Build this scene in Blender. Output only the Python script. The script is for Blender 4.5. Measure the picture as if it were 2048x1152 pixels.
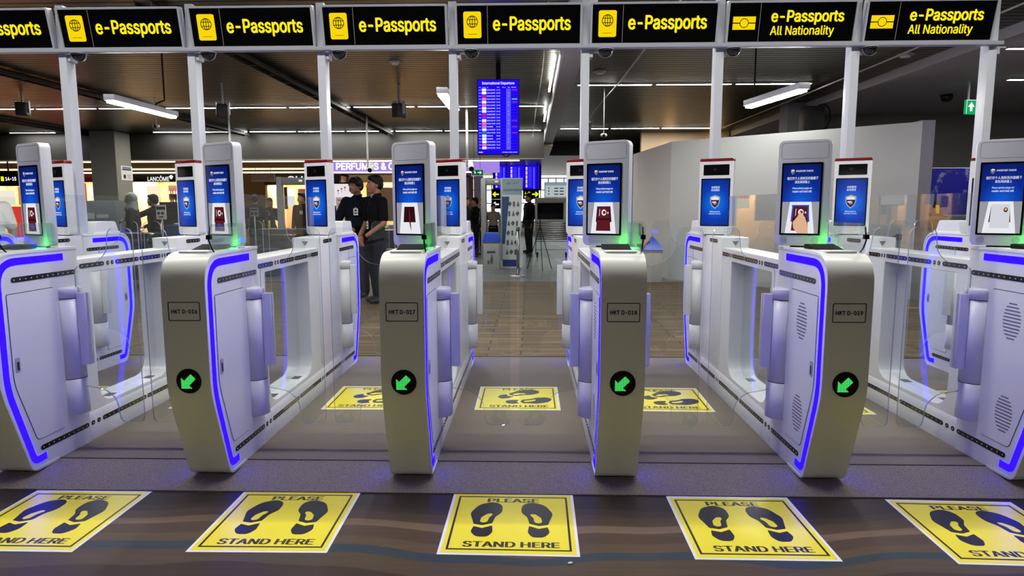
import bpy, bmesh, math, os, random
from mathutils import Vector, Matrix
from mathutils.geometry import tessellate_polygon, interpolate_bezier, delaunay_2d_cdt

random.seed(7)
for _o in list(bpy.data.objects):
    bpy.data.objects.remove(_o)
SC = bpy.context.scene
COL = SC.collection
PI = math.pi

# ------------------------------------------------------------------ camera, world, exposure
cam_d = bpy.data.cameras.new('camera')
cam_d.sensor_width = 36.0
cam_d.lens = 1322.0 * 36.0 / 2048.0
cam_d.clip_end = 200
cam = bpy.data.objects.new('camera', cam_d)
COL.objects.link(cam)
_r = ((0.99963695, 0.02687967, -0.00185531), (-0.00142143, 0.12137427, 0.9926058), (-0.0269061, 0.9922428, -0.12136841))
cam.matrix_world = Matrix(((_r[0][0], _r[1][0], -_r[2][0], 0.079),
                           (_r[0][1], _r[1][1], -_r[2][1], -2.9485),
                           (_r[0][2], _r[1][2], -_r[2][2], 1.3109),
                           (0, 0, 0, 1)))
SC.camera = cam
world = bpy.data.worlds.new('world')
SC.world = world
world.use_nodes = True
world.node_tree.nodes['Background'].inputs[0].default_value = (0.55, 0.56, 0.6, 1)
world.node_tree.nodes['Background'].inputs[1].default_value = 0.1
SC.view_settings.view_transform = 'Standard'
SC.view_settings.look = 'None'
SC.view_settings.gamma = 1.0
SC.view_settings.use_curve_mapping = False
SC.view_settings.exposure = 0.0
SC.cycles.use_denoising = True
SC.cycles.transparent_max_bounces = 40
SC.cycles.max_bounces = 8
SC.cycles.diffuse_bounces = 4
SC.cycles.glossy_bounces = 4
SC.cycles.sample_clamp_indirect = 6
SC.cycles.caustics_reflective = False
SC.cycles.caustics_refractive = False

FLOOR = -0.04
CEIL = 3.2
TUBE = 150.0

# ------------------------------------------------------------------ materials
def lin(c):
    if isinstance(c, str):
        c = [int(c[i:i + 2], 16) / 255 for i in (0, 2, 4)]
    return tuple(x / 12.92 if x <= 0.04045 else ((x + 0.055) / 1.055) ** 2.4 for x in c) + (1.0,)

_mats = {}
def mat(name, color='808080', rough=0.5, metal=0.0, emit=0.0, spec=0.5, nosample=True):
    if name in _mats:
        return _mats[name]
    m = bpy.data.materials.new(name)
    m.use_nodes = True
    nt = m.node_tree
    b = nt.nodes['Principled BSDF']
    c = lin(color)
    b.inputs['Base Color'].default_value = c
    b.inputs['Roughness'].default_value = rough
    b.inputs['Metallic'].default_value = metal
    b.inputs['Specular IOR Level'].default_value = spec
    if emit:
        b.inputs['Base Color'].default_value = (0.0, 0.0, 0.0, 1)
        b.inputs['Specular IOR Level'].default_value = 0.0
        b.inputs['Emission Color'].default_value = c
        b.inputs['Emission Strength'].default_value = emit
        if nosample:
            m.cycles.emission_sampling = 'NONE'
    m.diffuse_color = c
    _mats[name] = m
    return m

def nodes(m):
    return m.node_tree.nodes, m.node_tree.links, m.node_tree.nodes['Principled BSDF']

def speckle(m, scale, lo, hi, detail=2, bump=0.0, stretch=(1, 1, 1)):
    n, l, b = nodes(m)
    tc = n.new('ShaderNodeTexCoord'); mp = n.new('ShaderNodeMapping'); mp.inputs['Scale'].default_value = stretch
    tx = n.new('ShaderNodeTexNoise'); tx.inputs['Scale'].default_value = scale; tx.inputs['Detail'].default_value = detail
    rp = n.new('ShaderNodeValToRGB')
    rp.color_ramp.elements[0].position = 0.3; rp.color_ramp.elements[0].color = lin(lo)
    rp.color_ramp.elements[1].position = 0.7; rp.color_ramp.elements[1].color = lin(hi)
    l.new(tc.outputs['Object'], mp.inputs['Vector']); l.new(mp.outputs[0], tx.inputs['Vector'])
    l.new(tx.outputs['Fac'], rp.inputs[0]); l.new(rp.outputs[0], b.inputs['Base Color'])
    if bump:
        bp = n.new('ShaderNodeBump'); bp.inputs['Strength'].default_value = bump; bp.inputs['Distance'].default_value = 0.004
        l.new(tx.outputs['Fac'], bp.inputs['Height']); l.new(bp.outputs[0], b.inputs['Normal'])
    return m

def glass(name, tint=(0.95, 0.97, 0.97), ior=1.5, haze=0.0, haze_col='a0a8a8'):
    m = bpy.data.materials.new(name); m.use_nodes = True
    nt = m.node_tree; nt.nodes.clear()
    o = nt.nodes.new('ShaderNodeOutputMaterial')
    t = nt.nodes.new('ShaderNodeBsdfTransparent'); t.inputs[0].default_value = tuple(tint) + (1,)
    g = nt.nodes.new('ShaderNodeBsdfGlossy'); g.inputs['Roughness'].default_value = 0.02
    f = nt.nodes.new('ShaderNodeFresnel'); f.inputs['IOR'].default_value = ior
    mx = nt.nodes.new('ShaderNodeMixShader')
    ge = nt.nodes.new('ShaderNodeNewGeometry')      # same Fresnel on entering and leaving the thin pane
    mr = nt.nodes.new('ShaderNodeMapRange'); mr.inputs['To Min'].default_value = ior; mr.inputs['To Max'].default_value = 1.0 / ior
    nt.links.new(ge.outputs['Backfacing'], mr.inputs['Value']); nt.links.new(mr.outputs[0], f.inputs['IOR'])
    nt.links.new(f.outputs[0], mx.inputs[0])
    nt.links.new(g.outputs[0], mx.inputs[2])
    if haze:
        d = nt.nodes.new('ShaderNodeBsdfDiffuse'); d.inputs[0].default_value = lin(haze_col)
        m2 = nt.nodes.new('ShaderNodeMixShader'); m2.inputs[0].default_value = haze
        nt.links.new(t.outputs[0], m2.inputs[1]); nt.links.new(d.outputs[0], m2.inputs[2])
        nt.links.new(m2.outputs[0], mx.inputs[1])
    else:
        nt.links.new(t.outputs[0], mx.inputs[1])
    nt.links.new(mx.outputs[0], o.inputs[0])
    _mats[name] = m
    return m

WHITE = mat('white_enamel', 'd6d6d8', 0.32)
WHITE2 = mat('white_enamel_satin', 'c8c8cc', 0.45)
SHELL = mat('white_enamel_shaded', 'd4d6d2', 0.35)  # nose is the same white enamel; olive cast of its shade tinted in
GREYM = mat('light_grey_metal', 'a8a8b0', 0.4, 0.3)
SIGNFR = mat('sign_frame_grey', 'a9abb5', 0.45)
BLACK = mat('black_gloss', '08080a', 0.12)
BLACKM = mat('black_matte', '09090b', 0.75, spec=0.15)
DARK = mat('dark_line', '1c1c22', 0.5)
SLOT = mat('sensor_window', '07070d', 0.15)
SLOTDOT = mat('sensor_dot', 'c8c8d8', 0.3)
STEEL = mat('brushed_steel', '9a9a9e', 0.28, 1.0)
BLUELED = mat('blue_led', (0.045, 0.008, 1.0), emit=13.0, nosample=False)
GREENLED = mat('green_led', (0.05, 1.0, 0.22), emit=65.0, nosample=False)
TUBEM = mat('fluorescent_tube', 'fffdf6', emit=TUBE, nosample=False)
YSIGN = mat('sign_yellow_lit', 'ffe81e', emit=1.05)
YICON = mat('sign_icon_yellow_lit', 'ffdc0c', emit=0.95)
SIGNBLK = mat('sign_face_black', '020203', 0.7, spec=0.03)
WTXT = mat('white_lit', 'ffffff', emit=1.0)
WPRINT = mat('white_print', 'e8e8e4', 0.6)
BPRINT = mat('black_print', '08080a', 0.7, spec=0.1)
GLASS = glass('clear_glass', ior=1.42)
GEDGE = glass('glass_edge', (0.6, 0.66, 0.66), 1.5, 0.72, 'b4bebe')
PGLASS = glass('grey_acrylic', (0.88, 0.92, 0.90), 1.45, 0.05, '90a098')

# ------------------------------------------------------------------ mesh builder
class MB:
    def __init__(s):
        s.v = []; s.f = []; s.m = []; s.sm = []
    def add(s, vs, fs, mi=0, smooth=False):
        o = len(s.v)
        s.v += [tuple(v) for v in vs]
        s.f += [tuple(i + o for i in f) for f in fs]
        s.m += [mi] * len(fs); s.sm += [smooth] * len(fs)
        return s
    def box(s, x0, x1, y0, y1, z0, z1, mi=0):
        v = [(x0, y0, z0), (x1, y0, z0), (x1, y1, z0), (x0, y1, z0), (x0, y0, z1), (x1, y0, z1), (x1, y1, z1), (x0, y1, z1)]
        return s.add(v, [(0, 3, 2, 1), (4, 5, 6, 7), (0, 1, 5, 4), (1, 2, 6, 5), (2, 3, 7, 6), (3, 0, 4, 7)], mi)
    def prism(s, poly, lo, hi, axis, mi=0, holes=(), smooth=False):
        """polygon (a,b) extruded along axis: x:(y,z) y:(x,z) z:(x,y)"""
        def P(a, b, t):
            return (t, a, b) if axis == 'x' else ((a, t, b) if axis == 'y' else (a, b, t))
        loops = [list(poly)] + [list(h) for h in holes]
        flat = [p for lp in loops for p in lp]
        tris = tessellate_polygon([[Vector((p[0], p[1], 0)) for p in lp] for lp in loops])
        n = len(flat)
        vs = [P(a, b, lo) for a, b in flat] + [P(a, b, hi) for a, b in flat]
        fs = []
        ctr = Vector(vs[0])
        for t in tris:
            a, b, c = (Vector(vs[i]) for i in t)
            nn = (b - a).cross(c - a)
            ax = nn['xyz'.index(axis)]
            t0 = t if ax < 0 else (t[0], t[2], t[1])
            fs.append(t0); fs.append((t0[0] + n, t0[2] + n, t0[1] + n))
        s.add(vs, fs, mi)
        o = 0
        for k, lp in enumerate(loops):
            L = len(lp); area = sum(lp[i][0] * lp[(i + 1) % L][1] - lp[(i + 1) % L][0] * lp[i][1] for i in range(L))
            q = []
            for i in range(L):
                j = (i + 1) % L
                q.append((o + i, o + j, o + j + n, o + i + n))
            flip = (area < 0) != (axis == 'y')
            if k: flip = (area > 0) != (axis == 'y')
            if flip: q = [tuple(reversed(f)) for f in q]
            s.add(vs, q, mi, smooth)
            o += L
        return s
    def tube(s, pts, r, n=8, mi=0, caps=True):
        pts = [Vector(p) for p in pts]
        rs = r if isinstance(r, (list, tuple)) else [r] * len(pts)
        vs = []; fs = []
        up = None
        for i, p in enumerate(pts):
            d = (pts[min(i + 1, len(pts) - 1)] - pts[max(i - 1, 0)]).normalized()
            if up is None:
                up = d.orthogonal().normalized()
            else:
                up = (up - d * up.dot(d))
                up = up.normalized() if up.length > 1e-6 else d.orthogonal().normalized()
            w = d.cross(up)
            for k in range(n):
                a = 2 * PI * k / n
                vs.append(p + (up * math.cos(a) + w * math.sin(a)) * rs[i])
        for i in range(len(pts) - 1):
            for k in range(n):
                a = i * n + k; b = i * n + (k + 1) % n
                fs.append((a, b, b + n, a + n))
        s.add(vs, fs, mi, True)
        if caps:
            s.add(vs[:n], [tuple(reversed(range(n)))], mi)
            s.add(vs[-n:], [tuple(range(n))], mi)
        return s
    def lathe(s, prof, cx=0, cy=0, n=24, mi=0, cz=0):
        vs = []; fs = []
        for r, z in prof:
            for k in range(n):
                a = 2 * PI * k / n
                vs.append((cx + r * math.cos(a), cy + r * math.sin(a), cz + z))
        for i in range(len(prof) - 1):
            for k in range(n):
                a = i * n + k; b = i * n + (k + 1) % n
                fs.append((a, b, b + n, a + n))
        s.add(vs, fs, mi, True)
        s.add(vs[:n], [tuple(reversed(range(n)))], mi)
        s.add(vs[-n:], [tuple(range(n))], mi)
        return s
    def ell(s, c, r, n=16, k=10, mi=0, R=None):
        prof = []
        vs = []; fs = []
        for i in range(k + 1):
            t = -PI / 2 + PI * i / k
            for j in range(n):
                a = 2 * PI * j / n
                v = Vector((r[0] * math.cos(t) * math.cos(a), r[1] * math.cos(t) * math.sin(a), r[2] * math.sin(t)))
                if R: v = R @ v
                vs.append(v + Vector(c))
        for i in range(k):
            for j in range(n):
                a = i * n + j; b = i * n + (j + 1) % n
                fs.append((a, b, b + n, a + n))
        return s.add(vs, fs, mi, True)
    def cap(s, p0, r0, p1, r1, n=12, mi=0):
        """tapered capsule"""
        p0 = Vector(p0); p1 = Vector(p1); d = (p1 - p0)
        if d.length < 1e-6: d = Vector((0, 0, 1e-4))
        d.normalize(); u = d.orthogonal().normalized(); w = d.cross(u)
        vs = []; fs = []; rings = []
        for t in (-88, -60, -30, 0): rings.append((p0 + d * r0 * math.sin(math.radians(t)), r0 * math.cos(math.radians(t))))
        for t in (0, 30, 60, 88): rings.append((p1 + d * r1 * math.sin(math.radians(t)), r1 * math.cos(math.radians(t))))
        for c, r in rings:
            for k in range(n):
                a = 2 * PI * k / n
                vs.append(c + (u * math.cos(a) + w * math.sin(a)) * r)
        for i in range(len(rings) - 1):
            for k in range(n):
                a = i * n + k; b = i * n + (k + 1) % n
                fs.append((a, b, b + n, a + n))
        fs.append(tuple(reversed(range(n)))); fs.append(tuple(range(len(vs) - n, len(vs))))
        return s.add(vs, fs, mi, True)
    def poly(s, pts3, mi=0):
        return s.add(pts3, [tuple(range(len(pts3)))], mi)
    def xf(s, M):
        s.v = [tuple(M @ Vector(v)) for v in s.v]; return s
    def merge(s, o, M=None, mi=0):
        vs = [M @ Vector(v) for v in o.v] if M else o.v
        off = len(s.v)
        s.v += [tuple(v) for v in vs]; s.f += [tuple(i + off for i in f) for f in o.f]
        s.m += [mi + k for k in o.m]; s.sm += o.sm
        return s
    def mesh(s, name, bev=0.0, seg=2, angle=35, fix=True):
        me = bpy.data.meshes.new(name)
        me.from_pydata(s.v, [], s.f)
        me.polygons.foreach_set('material_index', s.m)
        me.polygons.foreach_set('use_smooth', s.sm)
        if bev or fix:
            bm = bmesh.new(); bm.from_mesh(me)
            bmesh.ops.remove_doubles(bm, verts=bm.verts, dist=1e-5)
            if fix: bmesh.ops.recalc_face_normals(bm, faces=bm.faces)
            if bev:
                es = [e for e in bm.edges if len(e.link_faces) == 2 and e.calc_face_angle(0) > math.radians(angle)]
                bmesh.ops.bevel(bm, geom=es, offset=bev, segments=seg, profile=0.6, affect='EDGES', clamp_overlap=True)
                for f in bm.faces: f.smooth = True
            bm.to_mesh(me); bm.free()
            if bev: me.set_sharp_from_angle(angle=math.radians(40))
        me.update()
        return me

def link(name, me, mats=None, parent=None, label=None, M=None, loc=None, rot=None):
    o = bpy.data.objects.new(name, me)
    COL.objects.link(o)
    if mats is not None and me is not None and not me.materials:
        for m in (mats if isinstance(mats, (list, tuple)) else [mats]):
            me.materials.append(m)
    if parent is not None: o.parent = parent
    if M is not None: o.matrix_local = M
    if loc is not None: o.location = loc
    if rot is not None: o.rotation_euler = rot
    if label: o['label'] = label
    return o

def tag(o, label, cat, group=None, kind=None):
    o['label'] = label; o['category'] = cat
    if group: o['group'] = group
    if kind: o['kind'] = kind
    return o

def thing(name, label, cat, loc=(0, 0, 0), rz=0.0, group=None, rx=0.0):
    o = bpy.data.objects.new(name, None); COL.objects.link(o)
    o.empty_display_size = 0.1
    o.location = loc; o.rotation_euler = (rx, 0, rz)
    return tag(o, label, cat, group)

def struct(name, me, mats, M=None, loc=None, rot=None):
    o = link(name, me, mats, None, None, M, loc, rot)
    o['kind'] = 'structure'
    return o

def simple(name, mb, mats, label, cat, group=None, bev=0.0, loc=None, rot=None, M=None):
    return tag(link(name, mb.mesh(name, bev), mats, None, None, M, loc, rot), label, cat, group)

def arc(cx, cy, r, a0, a1, n=6):
    return [(cx + r * math.cos(math.radians(a0 + (a1 - a0) * i / n)), cy + r * math.sin(math.radians(a0 + (a1 - a0) * i / n))) for i in range(n + 1)]

def rrect(x0, x1, y0, y1, r, n=5):
    return arc(x1 - r, y0 + r, r, -90, 0, n) + arc(x1 - r, y1 - r, r, 0, 90, n) + arc(x0 + r, y1 - r, r, 90, 180, n) + arc(x0 + r, y0 + r, r, 180, 270, n)

def circ(cx, cy, r, n=24, ry=None):
    return [(cx + r * math.cos(2 * PI * i / n), cy + (ry or r) * math.sin(2 * PI * i / n)) for i in range(n)]

def roundpath(pts, rads, n=6, closed=False):
    """polyline with rounded corners; rads per vertex"""
    out = []
    N = len(pts)
    for i in range(N):
        p = Vector(pts[i]); r = rads[i]
        if (not closed and i in (0, N - 1)) or r <= 0:
            out.append((p.x, p.y)); continue
        a = (Vector(pts[(i - 1) % N]) - p); b = (Vector(pts[(i + 1) % N]) - p)
        la, lb = a.length, b.length; a.normalize(); b.normalize()
        ang = math.acos(max(-1, min(1, a.dot(b))))
        d = min(r / math.tan(ang / 2), la * 0.49, lb * 0.49)
        for k in range(n + 1):
            t = k / n
            q = (p + a * d) * (1 - t) ** 2 + p * 2 * t * (1 - t) + (p + b * d) * t * t
            out.append((q.x, q.y))
    return out

def ribbon(path, w0, w1):
    """closed polygon following an open path, offset w0..w1 to its left normal"""
    L = []; R = []
    for i, p in enumerate(path):
        a = Vector(path[max(i - 1, 0)]); b = Vector(path[min(i + 1, len(path) - 1)])
        d = (b - a).normalized(); nrm = Vector((-d.y, d.x)); p = Vector(p)
        L.append(tuple(p + nrm * w0)); R.append(tuple(p + nrm * w1))
    return L + R[::-1]

# ------------------------------------------------------------------ lettering
try:
    INTER = bpy.data.fonts.load(os.path.join(bpy.utils.resource_path('LOCAL'), 'datafiles', 'fonts', 'Inter.woff2'))
except Exception:
    INTER = None
_txt = {}
def text(body, w=None, h=None, bold=0.0, cjk=False, space=1.0):
    """flat lettering mesh in XY, centred, fitted to width w and height h"""
    key = (body, w, h, bold, cjk, space)
    if key in _txt: return _txt[key]
    c = bpy.data.curves.new('lettering', 'FONT')
    c.body = body; c.size = 1.0; c.space_character = space; c.resolution_u = 3
    if INTER and not cjk: c.font = INTER
    ob = bpy.data.objects.new('tmp_lettering', c); COL.objects.link(ob)
    dg = bpy.context.evaluated_depsgraph_get(); dg.update()
    vs = []; fs = []
    if c.font is INTER and INTER is not None:      # fill every contour by itself: its glyphs have overlapping strokes
        cu = ob.to_curve(dg)
        loops = []
        for sp in cu.splines:
            pts = []
            bp = sp.bezier_points; nb = len(bp)
            for q in range(nb):
                a_, b_ = bp[q], bp[(q + 1) % nb]
                straight = a_.handle_right_type == 'VECTOR' and b_.handle_left_type == 'VECTOR'
                seg = [a_.co.copy()] if straight else interpolate_bezier(a_.co, a_.handle_right, b_.handle_left, b_.co, 6)[:-1]
                pts += [(v.x, v.y) for v in seg]
            ded = [p for q, p in enumerate(pts) if (Vector(p) - Vector(pts[q - 1])).length > 1e-5]
            if len(ded) > 2: loops.append(ded)
        ob.to_curve_clear()
        boxes = [(min(p[0] for p in l_), max(p[0] for p in l_)) for l_ in loops]
        order = sorted(range(len(loops)), key=lambda q: boxes[q][0]); groups = []
        for q in order:                                # loops whose spans overlap make one glyph
            if groups and boxes[q][0] < groups[-1][1]:
                groups[-1][0].append(loops[q]); groups[-1][1] = max(groups[-1][1], boxes[q][1])
            else: groups.append([[loops[q]], boxes[q][1]])
        def winding(px, py, lps):
            w_ = 0
            for lp in lps:
                for q in range(len(lp)):
                    (xa, ya), (xb, yb) = lp[q - 1], lp[q]
                    if (ya > py) != (yb > py) and px < (xb - xa) * (py - ya) / (yb - ya) + xa: w_ += 1 if yb > ya else -1
            return w_
        for lps, _x in groups:
            pv = []; pe = []
            for lp in lps:
                o_ = len(pv); pv += [Vector(p) for p in lp]; pe += [(o_ + q, o_ + (q + 1) % len(lp)) for q in range(len(lp))]
            cv, ce, cf = delaunay_2d_cdt(pv, pe, [], 0, 1e-6)[:3]
            o_ = len(vs); vs += [Vector((p.x, p.y, 0)) for p in cv]
            for f_ in cf:
                mx_ = sum(cv[q].x for q in f_) / len(f_); my_ = sum(cv[q].y for q in f_) / len(f_)
                if winding(mx_, my_, lps): fs.append(tuple(o_ + q for q in f_))
    else:
        me = bpy.data.meshes.new_from_object(ob.evaluated_get(dg))
        vs = [Vector(v.co) for v in me.vertices]; fs = [tuple(p.vertices) for p in me.polygons]
        bpy.data.meshes.remove(me)
    bpy.data.objects.remove(ob); bpy.data.curves.remove(c)
    mb = MB()
    if not vs: vs = [Vector((0, 0, 0))]
    mb.add(vs, fs)
    if bold:
        for k in range(8):
            a = 2 * PI * k / 8
            d = Vector((math.cos(a) * bold, math.sin(a) * bold, -0.0004 * (k + 1)))
            mb.add([v + d for v in vs], fs)
    x0 = min(v[0] for v in mb.v); x1 = max(v[0] for v in mb.v); y0 = min(v[1] for v in mb.v); y1 = max(v[1] for v in mb.v)
    sy = h / (y1 - y0) if h else None
    sx = w / (x1 - x0) if w else sy
    if sy is None: sy = sx
    mb.v = [((v[0] - (x0 + x1) / 2) * sx, (v[1] - (y0 + y1) / 2) * sy, v[2]) for v in mb.v]
    _txt[key] = mb
    return mb

FRONT = Matrix(((1, 0, 0, 0), (0, 0, -1, 0), (0, 1, 0, 0), (0, 0, 0, 1)))   # XY plane -> XZ plane facing -Y
def at(x, y, z, base=FRONT):
    return Matrix.Translation((x, y, z)) @ base

def flatpoly(mb, pts, y, mi=0, flip=False):
    """2D polygon (x,z) drawn as a face in plane y facing -Y"""
    tris = tessellate_polygon([[Vector((p[0], p[1], 0)) for p in pts]])
    vs = [(p[0], y, p[1]) for p in pts]
    fs = []
    for t in tris:
        a, b, c = (Vector(vs[i]) for i in t)
        fs.append(t if (b - a).cross(c - a).y < 0 else (t[0], t[2], t[1]))
    return mb.add(vs, fs, mi)

# ================================================================== the setting
# entrance vinyl: printed wavy bands
VINYL = mat('entrance_vinyl', '3c342c', 0.5, spec=0.2)
def _vinyl(m):
    n, l, b = nodes(m)
    tc = n.new('ShaderNodeTexCoord'); sp = n.new('ShaderNodeSeparateXYZ')
    l.new(tc.outputs['Object'], sp.inputs[0])
    mp = n.new('ShaderNodeMapping'); mp.inputs['Scale'].default_value = (0.75, 0.5, 1)
    l.new(tc.outputs['Object'], mp.inputs[0])
    nz = n.new('ShaderNodeTexNoise'); nz.inputs['Scale'].default_value = 1.6; nz.inputs['Detail'].default_value = 1.0
    l.new(mp.outputs[0], nz.inputs['Vector'])
    ma = n.new('ShaderNodeMath'); ma.operation = 'MULTIPLY_ADD'; ma.inputs[1].default_value = 0.34
    l.new(nz.outputs['Fac'], ma.inputs[0]); l.new(sp.outputs['Y'], ma.inputs[2])
    md = n.new('ShaderNodeMath'); md.operation = 'ADD'; md.inputs[1].default_value = 0.93
    l.new(ma.outputs[0], md.inputs[0])
    rp = n.new('ShaderNodeValToRGB'); cr = rp.color_ramp; cr.interpolation = 'CONSTANT'
    stops = [(0.0, '43362a'), (0.22, '4e402f'), (0.34, '3d3026'), (0.47, '4e4132'), (0.575, '323c42'), (0.635, '554534'), (0.70, '4a3b2e'), (0.79, '665543'), (0.85, '4a3c2f'), (0.93, '3d332a'), (0.985, '322a24')]
    cr.elements[0].position = 0; cr.elements[0].color = lin(stops[0][1])
    cr.elements[1].position = stops[1][0]; cr.elements[1].color = lin(stops[1][1])
    for p, c in stops[2:]:
        e = cr.elements.new(p); e.color = lin(c)
    l.new(md.outputs[0], rp.inputs[0])
    n2 = n.new('ShaderNodeTexNoise'); n2.inputs['Scale'].default_value = 6; mp2 = n.new('ShaderNodeMapping'); mp2.inputs['Scale'].default_value = (0.4, 6, 1)
    l.new(tc.outputs['Object'], mp2.inputs[0]); l.new(mp2.outputs[0], n2.inputs['Vector'])
    mx = n.new('ShaderNodeMix'); mx.data_type = 'RGBA'; mx.blend_type = 'OVERLAY'; mx.inputs[0].default_value = 0.25
    l.new(rp.outputs[0], mx.inputs[6]); l.new(n2.outputs['Fac'], mx.inputs[7]); l.new(mx.outputs[2], b.inputs['Base Color'])
_vinyl(VINYL)
CARPET = speckle(mat('grey_carpet', '6c655e', 0.95, spec=0.1), 300, '534c44', '9e9488', 2, 0.6)
PLANK = mat('plank_vinyl', '6c6052', 0.6, spec=0.2)
def _plank(m):
    n, l, b = nodes(m)
    tc = n.new('ShaderNodeTexCoord')
    br = n.new('ShaderNodeTexBrick'); br.inputs['Scale'].default_value = 1.0
    br.inputs['Brick Width'].default_value = 0.95; br.inputs['Row Height'].default_value = 0.16; br.inputs['Mortar Size'].default_value = 0.009
    br.inputs['Color1'].default_value = lin('826f58'); br.inputs['Color2'].default_value = lin('665642'); br.inputs['Mortar'].default_value = lin('3e3428')
    br.offset = 0.33
    l.new(tc.outputs['Object'], br.inputs['Vector'])
    mp = n.new('ShaderNodeMapping'); mp.inputs['Scale'].default_value = (0.5, 11, 1)
    l.new(tc.outputs['Object'], mp.inputs[0])
    nz = n.new('ShaderNodeTexNoise'); nz.inputs['Scale'].default_value = 3; nz.inputs['Detail'].default_value = 3
    l.new(mp.outputs[0], nz.inputs['Vector'])
    rp = n.new('ShaderNodeValToRGB'); rp.color_ramp.elements[0].position = 0.3; rp.color_ramp.elements[0].color = lin('3c3226'); rp.color_ramp.elements[1].position = 0.68; rp.color_ramp.elements[1].color = lin('f0e4d0')
    l.new(nz.outputs['Fac'], rp.inputs[0])
    mx = n.new('ShaderNodeMix'); mx.data_type = 'RGBA'; mx.blend_type = 'MULTIPLY'; mx.inputs[0].default_value = 0.8
    l.new(br.outputs['Color'], mx.inputs[6]); l.new(rp.outputs[0], mx.inputs[7])
    mg = n.new('ShaderNodeMix'); mg.data_type = 'RGBA'; mg.blend_type = 'MIX'; mg.inputs[0].default_value = 0.08
    l.new(mx.outputs[2], mg.inputs[6]); l.new(br.outputs['Color'], mg.inputs[7]); l.new(mg.outputs[2], b.inputs['Base Color'])
_plank(PLANK)
CONC = speckle(mat('grey_hall_floor', '6a6a68', 0.3, spec=0.4), 1.2, '5c5c5a', '72726f', 2)
struct('floor', MB().box(-18, 14, -9, 0.036, FLOOR - 0.1, FLOOR).mesh('floor'), VINYL)
struct('floor_hall', MB().box(-18, 14, 2.7, 9.07, FLOOR - 0.1, FLOOR).mesh('floor_hall'), PLANK)
struct('floor_concourse', MB().box(-18, 14, 9.07, 34, FLOOR - 0.1, FLOOR).mesh('floor_concourse'), CONC)
cp = MB().prism([(0.036, FLOOR - 0.05), (0.036, FLOOR + 0.006), (0.346, 0), (2.766, 0), (2.766, FLOOR - 0.05)], -18, 14, 'x')
struct('floor_platform', cp.mesh('floor_platform'), CARPET)
struct('trim_1', MB().box(-18, 14, 2.766, 2.79, FLOOR - 0.05, 0.004).mesh('trim'), DARK)
struct('trim_2', MB().box(-18, 14, 0.341, 0.351, -0.02, 0.0015).mesh('trim'), mat('carpet_seam', '2c2824', 0.9))

SLAT = mat('brown_metal_ceiling', '4b4534', 0.36, 0.6)
sl = MB()
y = -8.4
while y < 17.4:
    sl.box(-18, 5.2, y, y + 0.098, CEIL, CEIL + 0.012)
    y += 0.12
struct('ceiling', sl.mesh('ceiling'), SLAT)
struct('ceiling_void', MB().box(-18, 14, -9, 34, CEIL + 0.05, CEIL + 0.1).mesh('ceiling_void'), mat('dark_void', '141210', 0.9))
GREYC = mat('grey_plaster_ceiling', 'a2a2a8', 0.6)
struct('ceiling_right', MB().box(5.22, 14, -8, 17, 3.1, 3.16).mesh('ceiling_right'), GREYC)
struct('trim_3', MB().box(5.14, 5.22, -8, 17, 3.08, CEIL).mesh('trim'), mat('soffit_grey', 'a0a0a2', 0.5))
struct('wall_left', MB().box(-18.2, -18, -9, 34, FLOOR, CEIL).mesh('wall_left'), mat('wall_grey', '55524c', 0.7))
DARKW = mat('wall_dark_grey', '8a8886', 0.7)
struct('wall_right', MB().box(13.8, 14, -9, 34, FLOOR, CEIL).mesh('wall_right'), DARKW)
struct('wall_front', MB().box(-18, 14, -9.2, -9, FLOOR, CEIL).mesh('wall_front'), mat('wall_entrance', '4c4a44', 0.7))
struct('wall_back', MB().box(-18, 14, 33.8, 34, FLOOR, CEIL).mesh('wall_back'), mat('wall_far', 'c8c8c8', 0.7))
struct('wall_back_right', MB().box(5.4, 14, 10.5, 10.6, FLOOR, CEIL).mesh('wall_back_right'), DARKW)
# dark bulkhead above the shops and the duct beam
BULK = mat('bulkhead_grey', '211f1c', 0.6)
struct('beam_bulkhead', MB().box(-18, 0.43, 14.0, 14.25, 2.53, CEIL).mesh('beam_bulkhead'), BULK)
struct('trim_4', MB().box(-18, 0.43, 13.97, 14.27, 2.515, 2.535).mesh('trim'), mat('bulkhead_edge', '8a8070', 0.4, 0.4))
struct('beam_duct', MB().box(0.43, 0.66, 3.0, 16.8, 2.93, CEIL).mesh('beam_duct', 0.008), mat('duct_white', '8e8c94', 0.5))
struct('trim_5', MB().box(0.66, 5.2, 17.38, 17.45, 2.86, CEIL + 0.05).mesh('trim'), BULK)
struct('ceiling_concourse', MB().box(-18, 0.66, 14.25, 33.8, 2.86, 2.9).box(0.66, 5.2, 17.4, 33.8, 2.86, 2.9).mesh('ceiling_concourse'), mat('concourse_ceiling', 'a08c74', 0.4, 0.3))
# white partition in two straight runs with a grey end
PART = mat('partition_white', 'b4b6b6', 0.55)
def wallseg(a, b, z1, th=0.06):
    a = Vector((a[0], a[1])); b = Vector((b[0], b[1])); d = (b - a).normalized(); nn = Vector((-d.y, d.x)) * th
    return MB().prism([tuple(a), tuple(b), tuple(b + nn), tuple(a + nn)], FLOOR, z1, 'z')
struct('wall_partition', wallseg((2.68, 9.5), (5.62, 6.75), 2.5).mesh('wall_partition'), PART)
struct('wall_partition_return', wallseg((2.43, 12.4), (2.68, 9.5), 2.5).mesh('wall_partition_return'), mat('partition_white_lit', 'c6c4c0', 0.5))  # same white partition; the brighter light on this face is put into its colour
struct('wall_partition_end', MB().prism([(5.62, 6.75), (5.80, 6.75), (5.80, 7.2), (5.62, 7.2)], FLOOR, 2.52, 'z').mesh('wall_partition_end'), mat('partition_end', '8c8c98', 0.5))

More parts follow.
